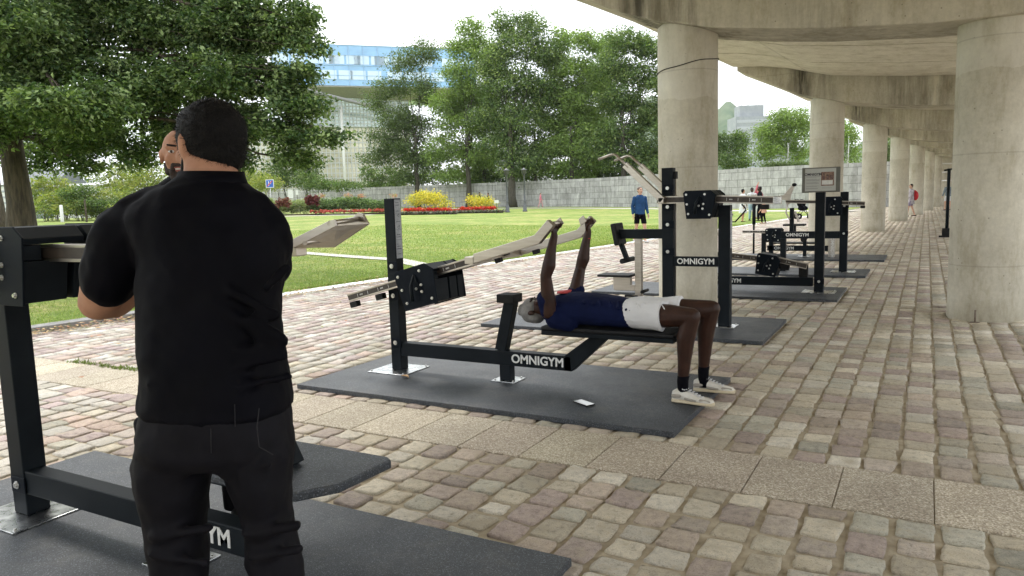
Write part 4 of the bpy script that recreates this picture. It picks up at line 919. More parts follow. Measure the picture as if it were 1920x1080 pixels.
for k_, (a_0, a_1, lab_) in enumerate(((690, 860, 'dark green bushes behind the stone wall and the narrow dark tree'), (870, 1040, 'dark green bushes behind the stone wall and the thick trunked tree'), (1050, 1250, 'dark green bushes behind the stone wall and the tree nearest the columns'))):
    shrub('bush', lab_, [cp(x, 333+5*math.sin(x*.9)-(x-690)*.012, 17, 17, 104-(x-690)*.03, 1.6) for x in range(a_0, a_1, 17)], 7000, .3, MG, 'bushes behind the long stone wall', seed=81+k_)
GW = 'trees growing beyond the stone wall between the columns'
tree('wall_tree', 'bushy green tree beyond the wall right of the nearest left column', 'tree', G(1375, 80), .2, 4, [cp(1350, 275, 28, 28, 80), cp(1385, 270, 28, 26, 80), cp(1375, 300, 34, 20, 78), cp(1335, 290, 20, 26, 82)], 9000, .24, MG, GW, 'bark_dark', 31)
def birch(px, d, lab, cl, n, seed, tr=.12, th=6):
    t = tree('birch_tree', lab, 'tree', G(px, d), tr, th, [cp(*c, d=d) for c in cl], n, .2, LITE, GW, 'bark_pale', seed, 9, .32, 1, hollow=.5)
birch(1478, 72, 'rounded birch with white forked stems beyond the wall', [(1470,225,30,22), (1440,250,30,26), (1490,250,32,30), (1460,275,34,24), (1500,225,22,24), (1430,285,24,22), (1495,290,24,18)], 17000, 33)
birch(1590, 66, 'birch with a thin white stem between the second and third left columns', [(1590,250,20,26), (1600,290,18,22), (1578,275,12,26)], 4000, 34, .09)
shrub('evergreen', 'dark evergreen seen in the gap between the third and fourth left columns', [cp(1662, 290, 12, 34, 62), cp(1660, 325, 12, 16, 61)], 3400, .2, DARK, None, seed=35, cat='tree')
shrub('hedge', 'dark clipped hedge behind the top of the wall below the birches', [cp(x, 311, 14, 6, 63, .5) for x in range(1440, 1530, 16)], 3400, .16, DARK, None, seed=36, cat='hedge')
# --- flower beds
M['soil'] = pmat('dark_soil', (.05,.035,.025), (.09,.07,.05), 10, .95)
def bedpoint(px, d, dz=0): p = G(px, d); return p+V((0, 0, dz))
def flowers(name, parent, pts, n, size, pal, h, seed, spread=.25):
    cl = [((p.x, p.y, p.z+h), (spread, spread, h*.35)) for p in pts]; return leaves(name, parent, cl, n, size, pal, 6, .05, 'flower', seed, -.3, .5, .0)
def bed(label, x0, x1, d, groups, seed):
    a = G(x0, d); c = G(x1, d); t = thing('flower_bed', label, 'flower bed', (a+c)/2); b = MB(); n = V((c.y-a.y, -(c.x-a.x), 0)).normalized()
    dr = (c-a)/2; m_ = (a+c)/2; b.obox((m_.x, m_.y, m_.z+.06), (dr.x, dr.y, dr.z), (n.x*1.1, n.y*1.1, 0), (0, 0, .05)); b.build('soil', M['soil'], t)
    for i, (nm, g0, g1, h, hw, cnt, sz, pal, dd) in enumerate(groups):
        k = max(2, int(abs(g1-g0)/6)); pts = [bedpoint(g0+(g1-g0)*j/(k-1), d+dd) for j in range(k)]
        flowers(nm, t, pts, cnt, sz, pal, h, seed+i, hw)
    return t
RED = [(.6,.035,.02), (.5,.02,.02), (.65,.08,.03)]; WHT = [(.6,.58,.6), (.45,.42,.45), (.12,.15,.07)]; GRN = [(.06,.12,.035), (.09,.16,.05), (.05,.1,.03)]
bed('low round bed with red flowers round a yellow shrub, nearer the black post', 758, 862, 62, [('leaf_border', 760, 860, .2, .3, 2600, .09, [(.08,.1,.07), (.3,.28,.26), (.05,.07,.04), (.16,.1,.09)], -1.1), ('red_flowers', 766, 846, .42, .3, 2600, .09, RED, -.6)], 41)
bed('low round bed with red flowers round a yellow shrub, nearer the lamp posts', 858, 948, 64, [('leaf_border', 860, 946, .2, .3, 2400, .09, [(.08,.1,.07), (.3,.28,.26), (.05,.07,.04), (.16,.1,.09)], -1.1), ('red_flowers', 872, 930, .42, .3, 2000, .09, RED, -.6), ('red_flowers', 846, 870, .3, .25, 500, .09, RED, -.6)], 51)
t = bed('long mixed flower bed with orange blooms left of the black post', 440, 752, 66, [('dark_red_plants', 588, 600, 1.3, .35, 1300, .14, [(.16,.04,.04), (.12,.04,.04)], -.9), ('dark_red_plants', 532, 545, 1.1, .35, 900, .14, [(.17,.06,.05), (.24,.1,.07)], -.9),
    ('red_flowers', 592, 725, .35, .35, 2600, .11, [(.55,.1,.08), (.5,.14,.12), (.16,.22,.08), (.4,.07,.07)], -1.4)], 61)
for (u0, u1) in ((598, 606), (648, 657), (674, 682), (733, 741)):
    leaves('orange_flowers', t, [cp((u0+u1)/2, 367, 9, 4, 66, .4)], 210, .1, [(.6,.22,.15), (.5,.3,.2), (.3,.3,.12)], 6, .05, 'flower', seed=u0, hollow=0)
leaves('green_plants', t, [cp(x, 384+3*math.sin(x), 13, 12, 66, .9) for x in range(592, 748, 12)], 16000, .15, [(.12,.19,.07), (.16,.24,.09), (.09,.15,.055), (.2,.28,.1)], 8, .1, seed=5, hollow=.1)
leaves('pale_plants', t, [cp(x, 385+3*math.sin(x), 13, 12, 66, .9) for x in range(440, 600, 12)], 14000, .15, [(.22,.28,.1), (.28,.33,.13), (.17,.24,.08), (.34,.36,.2), (.38,.38,.28)], 8, .1, seed=6, hollow=.1)
YEL = [(.62,.5,.04), (.55,.5,.06), (.35,.38,.06), (.66,.56,.1)]; GY = 'yellow leaved shrubs in the round flower beds'
shrub('yellow_shrub', 'larger yellow leaved shrub right behind the black post', [cp(785, 376, 16, 10, 62.6), cp(815, 374, 18, 12, 62.6), cp(800, 367, 16, 8, 62.8), cp(830, 383, 10, 8, 62.6)], 3600, .16, YEL, GY, 'flower', 71)
shrub('yellow_shrub', 'smaller yellow leaved shrub between the two groups of red flowers and the lamps', [cp(893, 376, 12, 10, 64.6), cp(910, 380, 12, 9, 64.6)], 2000, .15, YEL, GY, 'flower', 72)
# small green board on a post in front of the second bed
def signpost(name, label, px, d, z1, w_, h_, mats, cat='sign', thick=.03, pr=.03):
    g = G(px, d); t = thing(name, label, cat, g); b = MB(); b.tube([g, g+V((0, 0, z1))], pr, 8); b.build('post', M[mats[0]] if isinstance(mats[0], str) else mats[0], t)
    b = MB(); b.obox(g+V((0, 0, z1))-fh*(pr+thick), R0*w_/2, fh*thick/2, V((0, 0, h_/2))); o = b.build('board', mats[1], t); return t, g, o
gm = pmat('green_paint', (.02,.12,.06), None, 4, .5); wp = pmat('white_paint', (.6,.6,.58), (.7,.7,.68), 8, .5)
signpost('plant_sign', 'small green post with a pale board beside the second flower bed', 936, 61, 1.0, .35, .25, (gm, wp))
t, g, o = signpost('parking_sign', 'blue square road sign with red and white marks on a thin pole', 517, 72, 2.9, .78, .78, ('zinc', wp))
b = MB(); z = V((0, 0, 2.9)); q = g+z-fh*.08; b.obox(q, R0*.33, fh*.005, V((0, 0, .33))); bo = b.build('blue_field', pmat('sign_blue', (.03,.12,.5), None, 4, .4), o)
b = MB(); b.obox(q-fh*.012+R0*-.1, R0*.04, fh*.004, V((0, 0, .22))); b.obox(q-fh*.012+R0*.0+V((0, 0, .0)), R0*.14, fh*.004, V((0, 0, .04))); b.obox(q-fh*.012+R0*.1+V((0, 0, .1)), R0*.04, fh*.004, V((0, 0, .12))); b.build('white_mark', wp, bo)
b = MB(); b.obox(q-fh*.02+V((0, 0, 0)), (R0*.25+V((0, 0, .25))), fh*.003, (R0*-.025+V((0, 0, .025)))); b.build('red_stroke', pmat('sign_red', (.6,.03,.03), None, 4, .4), bo)
signpost('notice_board', 'pale rectangular notice board on a dark post among the shrubs', 554, 74, 1.9, .5, .8, ('bark_dark', wp), 'notice board')
signpost('notice_board', 'narrow pale board on a post right of the wider notice board', 566, 84, 2.1, .28, .55, ('bark_dark', wp), 'notice board')
# lamp posts
M['lamp'] = pmat('dark_grey_cast_iron', (.06,.065,.07), (.1,.105,.11), 6, .5)
def lamp(px, d, lab):
    g = G(px, d); t = thing('street_lamp', lab, 'street lamp', g, 'old style lamp posts on the lawn'); z = (-(318-372)/F*d)+1.5-g.z-.06
    b = MB(); b.lathe([(.22, 0), (.22, .12), (.16, .18), (.17, .55), (.12, .62), (.1, .9), (.12, .95), (.09, 1.), (.075, z-.5), (.12, z-.46), (.08, z-.42)], g, 14); b.build('post', M['lamp'], t)
    b = MB(); b.lathe([(.08, z-.42), (.2, z-.38), (.2, z-.1), (.3, z-.06), (.3, z-.02), (.12, z+.04), (.03, z+.14)], g, 14); b.build('lantern', M['lamp'], t)
lamp(956, 64, 'grey lamp post nearer the thick tree trunk, left of the pair'); lamp(988.5, 66, 'grey lamp post on the side of the slender trees, right of the pair')
# ------------------------------------------------------------------ stone wall and buildings
def wallmat(name, c1, c2, bw, bh, mortar, streak=.4):
    m, nt, b = new_mat(name); co = coords(nt, 'UV')
    br = N(nt, 'ShaderNodeTexBrick'); br.inputs['Scale'].default_value = 1; br.inputs['Brick Width'].default_value = bw; br.inputs['Row Height'].default_value = bh; br.inputs['Mortar Size'].default_value = .018
    br.inputs['Color1'].default_value = (*c1, 1); br.inputs['Color2'].default_value = (*c2, 1); br.inputs['Mortar'].default_value = (*mortar, 1); br.inputs['Bias'].default_value = 0
    nt.links.new(co, br.inputs['Vector']); mp = N(nt, 'ShaderNodeMapping'); mp.inputs['Scale'].default_value = (1.6, .25, 1); nt.links.new(co, mp.inputs[0])
    st = ramp(nt, noise(nt, mp.outputs[0], 1.5, 6, .75), [(.35, (.6,.6,.59)), (.62, (1.12,1.12,1.12))]); c = mix(nt, streak, br.outputs[0], mix(nt, 1., br.outputs[0], st, 'MULTIPLY'))
    g = ramp(nt, noise(nt, co, 3, 5, .7), [(.3, (.8,.8,.8)), (.7, (1.15,1.15,1.15))]); nt.links.new(mix(nt, 1., c, g, 'MULTIPLY'), b.inputs['Base Color']); b.inputs['Roughness'].default_value = .85; return m
M['wall'] = wallmat('grey_stone_wall', (.36,.355,.34), (.47,.465,.45), 1.3, .62, (.18,.175,.165), 1.)
def uvwall(name, pts, zt, th, mats, label, cat='wall'):
    me_v = []; L = [0]; 
    for a, c in zip(pts, pts[1:]): L.append(L[-1]+(c-a).length)
    nrm = []
    for i, p in enumerate(pts):
        d = pts[min(i+1, len(pts)-1)]-pts[max(i-1, 0)]; d.z = 0; d.normalize(); nrm.append(V((-d.y, d.x, 0)))
    vs = []; 
    for p, n_ in zip(pts, nrm):
        for q in (p, p+n_*th):
            vs += [(q.x, q.y, -.3), (q.x, q.y, zt)]
    fs = []; uv = []
    for i in range(len(pts)-1):
        a = 4*i; e = a+4
        for f, u in (((a, e, e+1, a+1), ((L[i], -.3), (L[i+1], -.3), (L[i+1], zt), (L[i], zt))), ((a+1, e+1, e+3, a+3), ((L[i], 0), (L[i+1], 0), (L[i+1], .3), (L[i], .3))), ((e+2, a+2, a+3, e+3), ((L[i+1], -.3), (L[i], -.3), (L[i], zt), (L[i+1], zt)))):
            fs.append(f); uv += u
    me = bpy.data.meshes.new(name); c0 = pts[len(pts)//2]; me.from_pydata([(v[0]-c0.x, v[1]-c0.y, v[2]) for v in vs], [], fs); me.materials.append(mats)
    ul = me.uv_layers.new(name='UVMap'); ul.data.foreach_set('uv', [q for u in uv for q in u])
    o = link(name, me); o.location = (c0.x, c0.y, 0); return tag(o, label, cat)
wp_ = [(380, 108), (560, 101), (640, 97), (760, 94), (950, 88), (1050, 84.5), (1130, 80.5), (1230, 73), (1343, 65), (1440, 60.5), (1516, 58.5), (1600, 57), (1680, 56), (1720, 57)]
uvwall('stone_wall', [G(a, d+1) for a, d in wp_], 3.42, .6, M['wall'], 'long curved grey stone block wall behind the trees and columns')
def glass(name, c, rough=.12, metal=.0, v=.1):
    m, nt, b = new_mat(name); co = coords(nt, 'World', (.18, .18, .4)); n = noise(nt, co, 1., 3)
    nt.links.new(ramp(nt, n, [(.3, tuple(q*(1-v*2) for q in c)), (.7, tuple(min(1, q*(1+v*2)) for q in c))]), b.inputs['Base Color'])
    b.inputs['Roughness'].default_value = rough; b.inputs['Metallic'].default_value = metal; b.inputs['Specular IOR Level'].default_value = .8; return m
gb = thing('glass_building', 'large modern glass building with blue upper block beyond the park trees', 'building', G(700, 158))
def facade(a, c, z0, z1, th, mats, name, parent, nx_, nz, mull, tk=.12, lean=0., panes=None):
    "glazed block between ground points a and c with mullions on its front"
    d = (c-a); d.z = 0; L = d.length; d.normalize(); n_ = V((d.y, -d.x, 0)); 
    if n_.dot(-a) < 0: n_ = -n_
    b = MB(); q = [a+V((0, 0, 0)), c]; back = [p-n_*th for p in (c, a)]
    loop = [(a.x, a.y), (c.x, c.y), (back[0].x, back[0].y), (back[1].x, back[1].y)]
    if (n_.cross(d)).z < 0: loop = loop[::-1]
    b.prism_z(loop, z0, z1); o = b.build(name, mats, parent); b = MB()
    for i in range(nx_+1): p = a+d*L*i/nx_; b.obox(p+n_*.06+V((0, 0, (z0+z1)/2)), d*tk/2, n_*.08, V((0, 0, (z1-z0)/2)))
    for j in range(nz+1): z = z0+(z1-z0)*j/nz; b.obox((a+c)/2*V((1,)*3) if False else V(((a.x+c.x)/2, (a.y+c.y)/2, z))+n_*.055, d*L/2, n_*.07, V((0, 0, tk/2)))
    b.build('mullions', mull, o); return o, d, n_, L
blue = glass('blue_glass', (.24,.43,.66), .2, .1, .06); mul = pmat('pale_mullion', (.5,.52,.52), None, 4, .5); mulb = pmat('blue_mullion', (.3,.46,.64), None, 4, .5)
z0u = 1.5+(383-163)/F*150; z1u = 1.5+(383-89)/F*150
a_, c_ = G(536, 150), G(905, 163); a_.z = c_.z = 0
o, d_, n_, L_ = facade(a_, c_, z0u, z1u, 30, blue, 'upper_block', gb, 14, 4, mulb, .1)
b = MB()
for (f0, r) in ((.04, 2), (.2, 2), (.3, 2), (.42, 2), (.52, 2), (.66, 2), (.1, 1), (.26, 1), (.4, 1), (.58, 1), (.72, 1), (.86, 2)):
    z = z0u+(z1u-z0u)*(.26 if r == 1 else .64); p = a_+d_*L_*f0; b.obox(p+V((0, 0, z))+n_*.03, d_*1.5, n_*.05, V((0, 0, .9)))
    b.obox(p+d_*3.3+V((0, 0, z))+n_*.03, d_*1.4, n_*.05, V((0, 0, .9)))
b.build('window', glass('pale_blue_glass', (.5,.62,.74), .12, .1, .05), o, split=True)
a2, c2 = G(556, 146), G(800, 163); a2.z = c2.z = 0
b = MB(); b.add([a_+V((0, 0, z0u-.02)), c_+V((0, 0, z0u-.02)), c_+V((0, 0, z0u-1.6))-n_*9, a_+V((0, 0, z0u-1.6))-n_*9, a_+V((0, 0, z0u-.3)), c_+V((0, 0, z0u-.3))], [(0, 1, 5, 4), (4, 5, 2, 3), (0, 3, 2, 1)], False); b.build('overhang', pmat('grey_soffit', (.3,.29,.27), (.36,.35,.32), 3, .7), gb)
low = glass('painted_beige_reflection_glass', (.55,.52,.4), .14, .15, .16); grey = glass('grey_green_glass', (.42,.5,.5), .12, .2, .2)  # lower glazing: patchy beige reflection painted into the base colour
a3, c3 = G(420, 152), G(780, 168); a3.z = c3.z = 0; zm = 1.5+(383-235)/F*152
facade(a3, c3, .5, zm, 24, low, 'lower_glazing', gb, 46, 16, mul, .16); 
facade(a3+V((0, 0, 0))+d_*14, c3, zm+.1, z0u-1., 22, grey, 'middle_glazing', gb, 34, 9, mul, .16)
b = MB(); p = a2+V((0, 0, z0u-.8)); q = c2+V((0, 0, z0u-6)); b.tube([p, q], .35, 8); b.build('brace', pmat('grey_steelwork', (.2,.2,.2), None, 4, .6), gb)
b = MB()
for f0 in (.02, .35, .62): p = a3+d_*(c3-a3).length*f0+n_*2; b.tube([p, p+V((0, 0, zm+4))], .3, 8)
b.build('pillar', wp, gb, split=True)
# pale low houses at the far left
def house(px, d, wd, hz, lab, cm, roofc, ang=0):
    g = G(px, d); t = thing('low_building', lab, 'building', g); b = MB(); u = R0*math.cos(ang)+fh*math.sin(ang); v = fh*math.cos(ang)-R0*math.sin(ang)
    b.obox(g+V((0, 0, hz/2)), u*wd/2, v*4, V((0, 0, hz/2))); wl = b.build('wall', cm, t); b = MB()
    b.add([g+u*s*(wd/2+.3)+v*q*4.3+V((0, 0, hz+.02)) for s in (-1, 1) for q in (-1, 1)]+[g+u*s*(wd/2+.3)+V((0, 0, hz+roofc[1])) for s in (-1, 1)], [(0, 4, 5, 2), (1, 3, 5, 4), (0, 1, 4), (2, 5, 3), (0, 2, 3, 1)], False); b.build('roof', roofc[0], t)
    b = MB()
    for k in range(int(hz/.7)): b.obox(g+V((0, 0, .6+k*.7))-v*4.02, u*wd/2*.92, v*.02, V((0, 0, .12)))
    b.build('window_band', M['sticker'], wl)
house(193, 84, 5, 3.4, 'white low building with dark window bands seen below the oak branches', wp, (pmat('pale_roof', (.4,.4,.42), None, 4, .7), .4)); house(112, 90, 4.4, 3.6, 'small grey gabled house behind the bushes at the left', pmat('grey_render', (.22,.24,.26), None, 3, .8), (pmat('slate', (.12,.13,.15), (.17,.18,.2), 9, .7), 2.2)); house(14, 96, 9, 4.2, 'white building showing between the two oak trunks at the left edge', wp, (pmat('pale_roof', (.4,.4,.42), None, 4, .7), .4))
for nm, lab, px, d, z, r, mm in (('stake', 'rusty brown wooden stake standing on the far lawn at the left', 171, 55, 1.7, .07, M['bark']), ('pale_post', 'short white post among the bushes at the left', 126, 56, 1.3, .12, wp), ('grey_pole', 'pale grey pole at the left picture edge before the oak trunks', 2, 30, 1.9, .07, M['zinc'])):
    g = G(px, d); b = MB(); b.lathe([(r, -.05), (r, .1), (r*.95, z-.03), (r*.6, z)], g, 10); tag(b.build(nm, mm, at=g), lab, 'post')
# far hill and the building with masts on it
def hill():
    b = MB(); vs = []; n = 60
    for i in range(n+1):
        px = 1200+i*9; hh = 70+26*math.sin(i*.11+.6)+9*math.sin(i*.37)+4*math.sin(i*1.1)
        for j, (k, dd) in enumerate(((0, 640), (.55, 700), (1, 760), (1, 800))): p = G(px, dd); vs.append((p.x, p.y, hh*k))
    b.add(vs, [(4*i+j, 4*i+4+j, 4*i+5+j, 4*i+1+j) for i in range(n) for j in range(3)], True); struct(b.build('hill', pmat('wooded_hill', (.06,.1,.05), (.14,.17,.1), .04, .95, co='World')))
hill()
t = thing('tower_block', 'grey tower block with a cluster of roof masts on the skyline between the columns', 'building', G(1405, 420)); g = G(1405, 420); s = 420/F
gm_ = pmat('tower_grey', (.24,.26,.28), (.3,.32,.34), .3, .7); b = MB(); b.obox(g+V((0, 0, 21)), R0*9.5, fh*8, V((0, 0, 20))); w_ = b.build('wall', gm_, t)
b = MB()
for k in range(10): b.obox(g+V((0, 0, 6+k*3.6))-fh*8.05, R0*9, fh*.1, V((0, 0, .8)))
b.build('window_band', M['sticker'], w_); b = MB(); b.obox(g+V((0, 0, 44.2)), R0*6.5, fh*5, V((0, 0, 3))); b.build('plant_room', gm_, t)
for k, (x, h_) in enumerate(((-5.6, 9), (-4.2, 7.4), (4.0, 8), (5.4, 9.5), (-.5, 3.5))):
    b = MB(); q = g+R0*x+V((0, 0, 47)); b.tube([q, q+V((0, 0, h_))], .22, 6); b.obox(q+V((0, 0, h_*.7)), R0*.45, fh*.3, V((0, 0, 1.1))); b.build('mast', wp, t)
b = MB(); b.obox(g+R0*16+V((0, 0, 16)), R0*8, fh*8, V((0, 0, 15.5))); b.build('side_wing', gm_, t)
# ------------------------------------------------------------------ people
def skin(name, c1, c2, rough=.7):
    m = pmat(name, c1, c2, 12, rough, bmp=.15, bscale=120, bdist=.002); b = m.node_tree.nodes['Principled BSDF']; b.inputs['Specular IOR Level'].default_value = .28; b.inputs['Subsurface Weight'].default_value = .08; b.inputs['Subsurface Radius'].default_value = (.01, .004, .002); return m
M['skin_dark'] = skin('dark_skin', (.022,.0085,.005), (.042,.0165,.01), .5); M['skin_tan'] = skin('tan_skin', (.36,.18,.11), (.45,.24,.15)); M['skin_pale'] = skin('fair_skin', (.5,.3,.22), (.6,.38,.28))
def cloth(name, c, v=.2, bs=260, rough=.85, bmp=.25):
    m = pmat(name, tuple(q*(1-v) for q in c), tuple(q*(1+v) for q in c), 6, rough, bmp=bmp, bscale=bs, bdist=.002, spec=.2); m.node_tree.nodes['Principled BSDF'].inputs['Specular IOR Level'].default_value = .1; return m
M['black_cloth'] = cloth('black_jersey', (.0016,.0016,.0036), .25, rough=.75); M['denim'] = cloth('black_denim', (.0065,.0062,.0085), .35, 500, rough=.7); M['navy'] = cloth('navy_jersey', (.0045,.008,.035)); M['white_cloth'] = cloth('white_cotton', (.6,.6,.61), .05)
M['hair'] = pmat('black_hair', (.002,.0017,.0017), (.006,.005,.005), 60, .65, spec=.2, bmp=.8, bscale=220, bdist=.004); M['hair_grey'] = pmat('grey_hair', (.1,.09,.085), (.2,.18,.17), 60, .6); M['brown_hair'] = pmat('brown_hair', (.06,.035,.02), (.1,.06,.04), 60, .6)
M['eye'] = pmat('eye_white', (.55,.53,.5), None, 4, .2); M['iris'] = pmat('iris_brown', (.03,.015,.01), None, 4, .15); M['lip'] = pmat('lip', (.28,.1,.08), None, 4, .5); M['teeth'] = pmat('teeth', (.6,.58,.52), None, 4, .3)
def hand(b, W, d, n, s, curl=(.5, .7, .5), k=1., thumb=.5):
    "palm, four bent fingers of unequal length and a thumb. d wrist to knuckles, n palm normal, s thumb side"
    W = V(W); d = V(d).normalized(); n = V(n); n = (n-d*n.dot(d)).normalized(); s = V(s); s = (s-d*s.dot(d)-n*s.dot(n)).normalized()
    b.loft([(W-d*.02*k, s*.026*k, n*.02*k), (W+d*.01*k, s*.03*k, n*.018*k), (W+d*.045*k, s*.039*k, n*.016*k), (W+d*.08*k, s*.041*k, n*.014*k), (W+d*.094*k, s*.036*k, n*.01*k)], 14)
    for i, L in enumerate((.93, 1., .95, .76)):
        p = W+d*(.088-.004*abs(i-1.2))*k+s*(.0295-.0197*i)*k; a = 0.; sp = s*(.06*(1.5-i))
        for j, (seg, r0, r1) in enumerate(((.044, .0098, .0088), (.027, .0088, .0078), (.021, .0078, .0066))):
            a += curl[j]; q = p+((d*math.cos(a)+n*math.sin(a))+sp).normalized()*seg*L*k; b.cap(p, q, r0*k, r1*k, 8); p = q
    p = W+d*.022*k+s*.026*k; q = p+(d*.55+s*.75*(1-thumb*.5)+n*.35).normalized()*.042*k; b.cap(p, q, .0135*k, .0105*k, 8); r = q+(d*.75+n*(.3+thumb)-s*thumb*.5).normalized()*.031*k; b.cap(q, r, .0105*k, .009*k, 8); b.cap(r, r+(d*.6+n*(.3+thumb)-s*thumb*.9).normalized()*.022*k, .009*k, .0075*k, 8)
def head(b, c, f, u, k=1., ears=True, jaw=1.):
    "skull, face, nose, brow, chin and ears round c; f forward, u up"
    c = V(c); f = V(f).normalized(); u = V(u); u = (u-f*u.dot(f)).normalized(); s = f.cross(u)
    b.ell(c-f*.012*k+u*.03*k, s*.074*k, f*.094*k, u*.086*k); b.ell(c+f*.022*k-u*.022*k, s*.062*k, f*.068*k, u*.08*k)
    b.ell(c+f*.05*k-u*.078*k*jaw, s*.036*k, f*.036*k, u*.027*k); b.ell(c+f*.028*k-u*.058*k, s*.056*k, f*.05*k, u*.036*k)
    b.loft([(c+f*.082*k+u*.024*k, s*.009*k, f*.008*k), (c+f*.096*k-u*.0*k, s*.011*k, f*.014*k), (c+f*.103*k-u*.017*k, s*.0165*k, f*.016*k), (c+f*.09*k-u*.027*k, s*.014*k, f*.012*k)], 10)
    for q in (-1, 1):
        b.cap(c+f*.078*k+u*.034*k+s*q*.014*k, c+f*.064*k+u*.036*k+s*q*.05*k, .012*k, .01*k, 8); b.ell(c+f*.062*k-u*.016*k+s*q*.042*k, s*.02*k, f*.02*k, u*.022*k)
        if ears: b.ell(c-f*.012*k+u*.0*k+s*q*.077*k, s*.009*k, (f*.6-u*.0).normalized()*.018*k, u*.032*k); b.ell(c-f*.02*k+u*.01*k+s*q*.083*k, s*.006*k, f*.014*k, u*.022*k)
    b.cap(c+f*.083*k-u*.047*k-s*.018*k, c+f*.083*k-u*.047*k+s*.018*k, .009*k, .009*k, 8); b.cap(c+f*.08*k-u*.058*k-s*.015*k, c+f*.08*k-u*.058*k+s*.015*k, .009*k, .009*k, 8)
def face_parts(root, body, c, f, u, k=1., beard=None, smile=False):
    c = V(c); f = V(f).normalized(); u = V(u); u = (u-f*u.dot(f)).normalized(); s = f.cross(u)
    for q in (-1, 1):
        b = MB(); e = c+f*.0795*k+u*.017*k+s*q*.031*k; b.ell(e-f*.004*k, s*.0125*k, f*.009*k, u*.0068*k, 10); o = b.build('eye', M['eye'], body)
        b = MB(); b.ell(e+f*.0028*k, s*.0058*k, f*.003*k, u*.0058*k, 10); b.build('iris', M['iris'], o)
        b = MB(); b.cap(c+f*.091*k+u*.039*k+s*q*.014*k, c+f*.08*k+u*.044*k+s*q*.044*k, .0045*k, .0035*k, 6); b.build('eyebrow', M['hair'], body)
    b = MB(); b.cap(c+f*.0915*k-u*.049*k-s*.02*k, c+f*.0915*k-u*.049*k+s*.02*k, .0042*k, .0042*k, 8); b.cap(c+f*.089*k-u*.06*k-s*.016*k, c+f*.089*k-u*.06*k+s*.016*k, .005*k, .005*k, 8); b.build('lips', M['lip'], body)
    if smile: b = MB(); b.cap(c+f*.092*k-u*.0545*k-s*.017*k, c+f*.092*k-u*.0545*k+s*.017*k, .0035*k, .0035*k, 8); b.build('teeth', M['teeth'], body)
    if beard:
        b = MB(); b.ell(c+f*.05*k-u*.085*k, s*.046*k, f*.045*k, u*.034*k); b.ell(c+f*.03*k-u*.062*k, s*.0625*k, f*.05*k, u*.03*k)
        b.cap(c+f*.09*k-u*.038*k-s*.026*k, c+f*.09*k-u*.038*k+s*.026*k, .008*k, .008*k, 8)
        for q in (-1, 1): b.cap(c+f*.015*k-u*.03*k+s*q*.0625*k, c+f*.04*k-u*.065*k+s*q*.05*k, .008*k, .016*k, 8); b.cap(c+f*.085*k-u*.038*k+s*q*.028*k, c+f*.072*k-u*.07*k+s*q*.032*k, .01*k, .014*k, 8)
        b.build('beard', beard, body, remesh=.004*k, smooth=2)
# ---- the man in black in the foreground, seen from behind
D = 1.95
def Q(px, py, dd=0.): return P(px, py, d=D+dd)
fr = 1/F*D
man = thing('person', 'man in black shirt and black jeans seen from behind with crossed arms, nearest the camera', 'person', (-1.6, 1.34, T))
UP = V((0, 0, 1)); back = fh
# shirt: rings from silhouette (row, left px, right px, half depth, depth offset)
def ringpx(py, x0, x1, hd, dd=0., e=.85):
    c = Q((x0+x1)/2, py, dd); return (c, Xc*((x1-x0)/2/F*(D+dd)*(1-hd/D*.62)), fh*hd, e)   # the near side of the body looms a little
b = MB()
b.loft([ringpx(*q) for q in ((768, 268, 551, .155, .0), (758, 264, 552, .16, .0), (740, 266, 550, .158, 0), (700, 268, 543, .16, 0), (668, 262, 535, .16, 0), (640, 262, 530, .158, 0), (600, 262, 528, .15, 0), (560, 258, 532, .145, 0), (520, 256, 538, .14, 0), (480, 254, 545, .135, 0), (440, 245, 540, .13, 0), (410, 236, 520, .12, -.005), (388, 250, 503, .112, -.01), (370, 270, 488, .1, -.01), (355, 290, 478, .085, -.01), (342, 318, 462, .075, 0), (330, 335, 458, .068, .01))], 28)
# left sleeve to the elbow, right sleeve bulge
b.cap(Q(260, 424), Q(232, 458, .02), .068, .08); b.cap(Q(232, 445, .02), Q(206, 525, .06), .084, .078)
b.cap(Q(503, 430), Q(506, 455, .03), .055, .06); b.cap(Q(508, 450, .03), Q(510, 500, .1), .06, .055); b.cap(Q(508, 500, .1), Q(470, 520, .2), .055, .05)
b.cap(Q(300, 385), Q(255, 412), .055, .062); b.cap(Q(466, 388), Q(500, 418), .05, .05)
# folds round the waist and under the right arm
for (x0, y0, x1, y1, r) in ((395, 560, 505, 640, .014), (430, 545, 515, 590, .012), (470, 600, 532, 640, .014), (360, 668, 500, 655, .012), (400, 700, 530, 668, .014), (300, 610, 420, 640, .01), (420, 730, 540, 705, .012), (280, 720, 360, 760, .01), (500, 540, 538, 500, .012)):
    b.cap(Q(x0, y0, -.135), Q(x1, y1, -.118), r, r*1.2, 8)
b.build('shirt', M['black_cloth'], man, remesh=.009, smooth=5, disp=(.022, .11))
b = MB(); b.loft([(Q(396, 352, -.0), Xc*.098, fh*.085), (Q(396, 335, .005), Xc*.088, fh*.076), (Q(397, 322, .01), Xc*.083, fh*.07), (Q(397, 324, .01), Xc*.074, fh*.061), (Q(396, 350, 0), Xc*.08, fh*.065)], 28)
b.build('collar', M['black_cloth'], man, bevel=0)
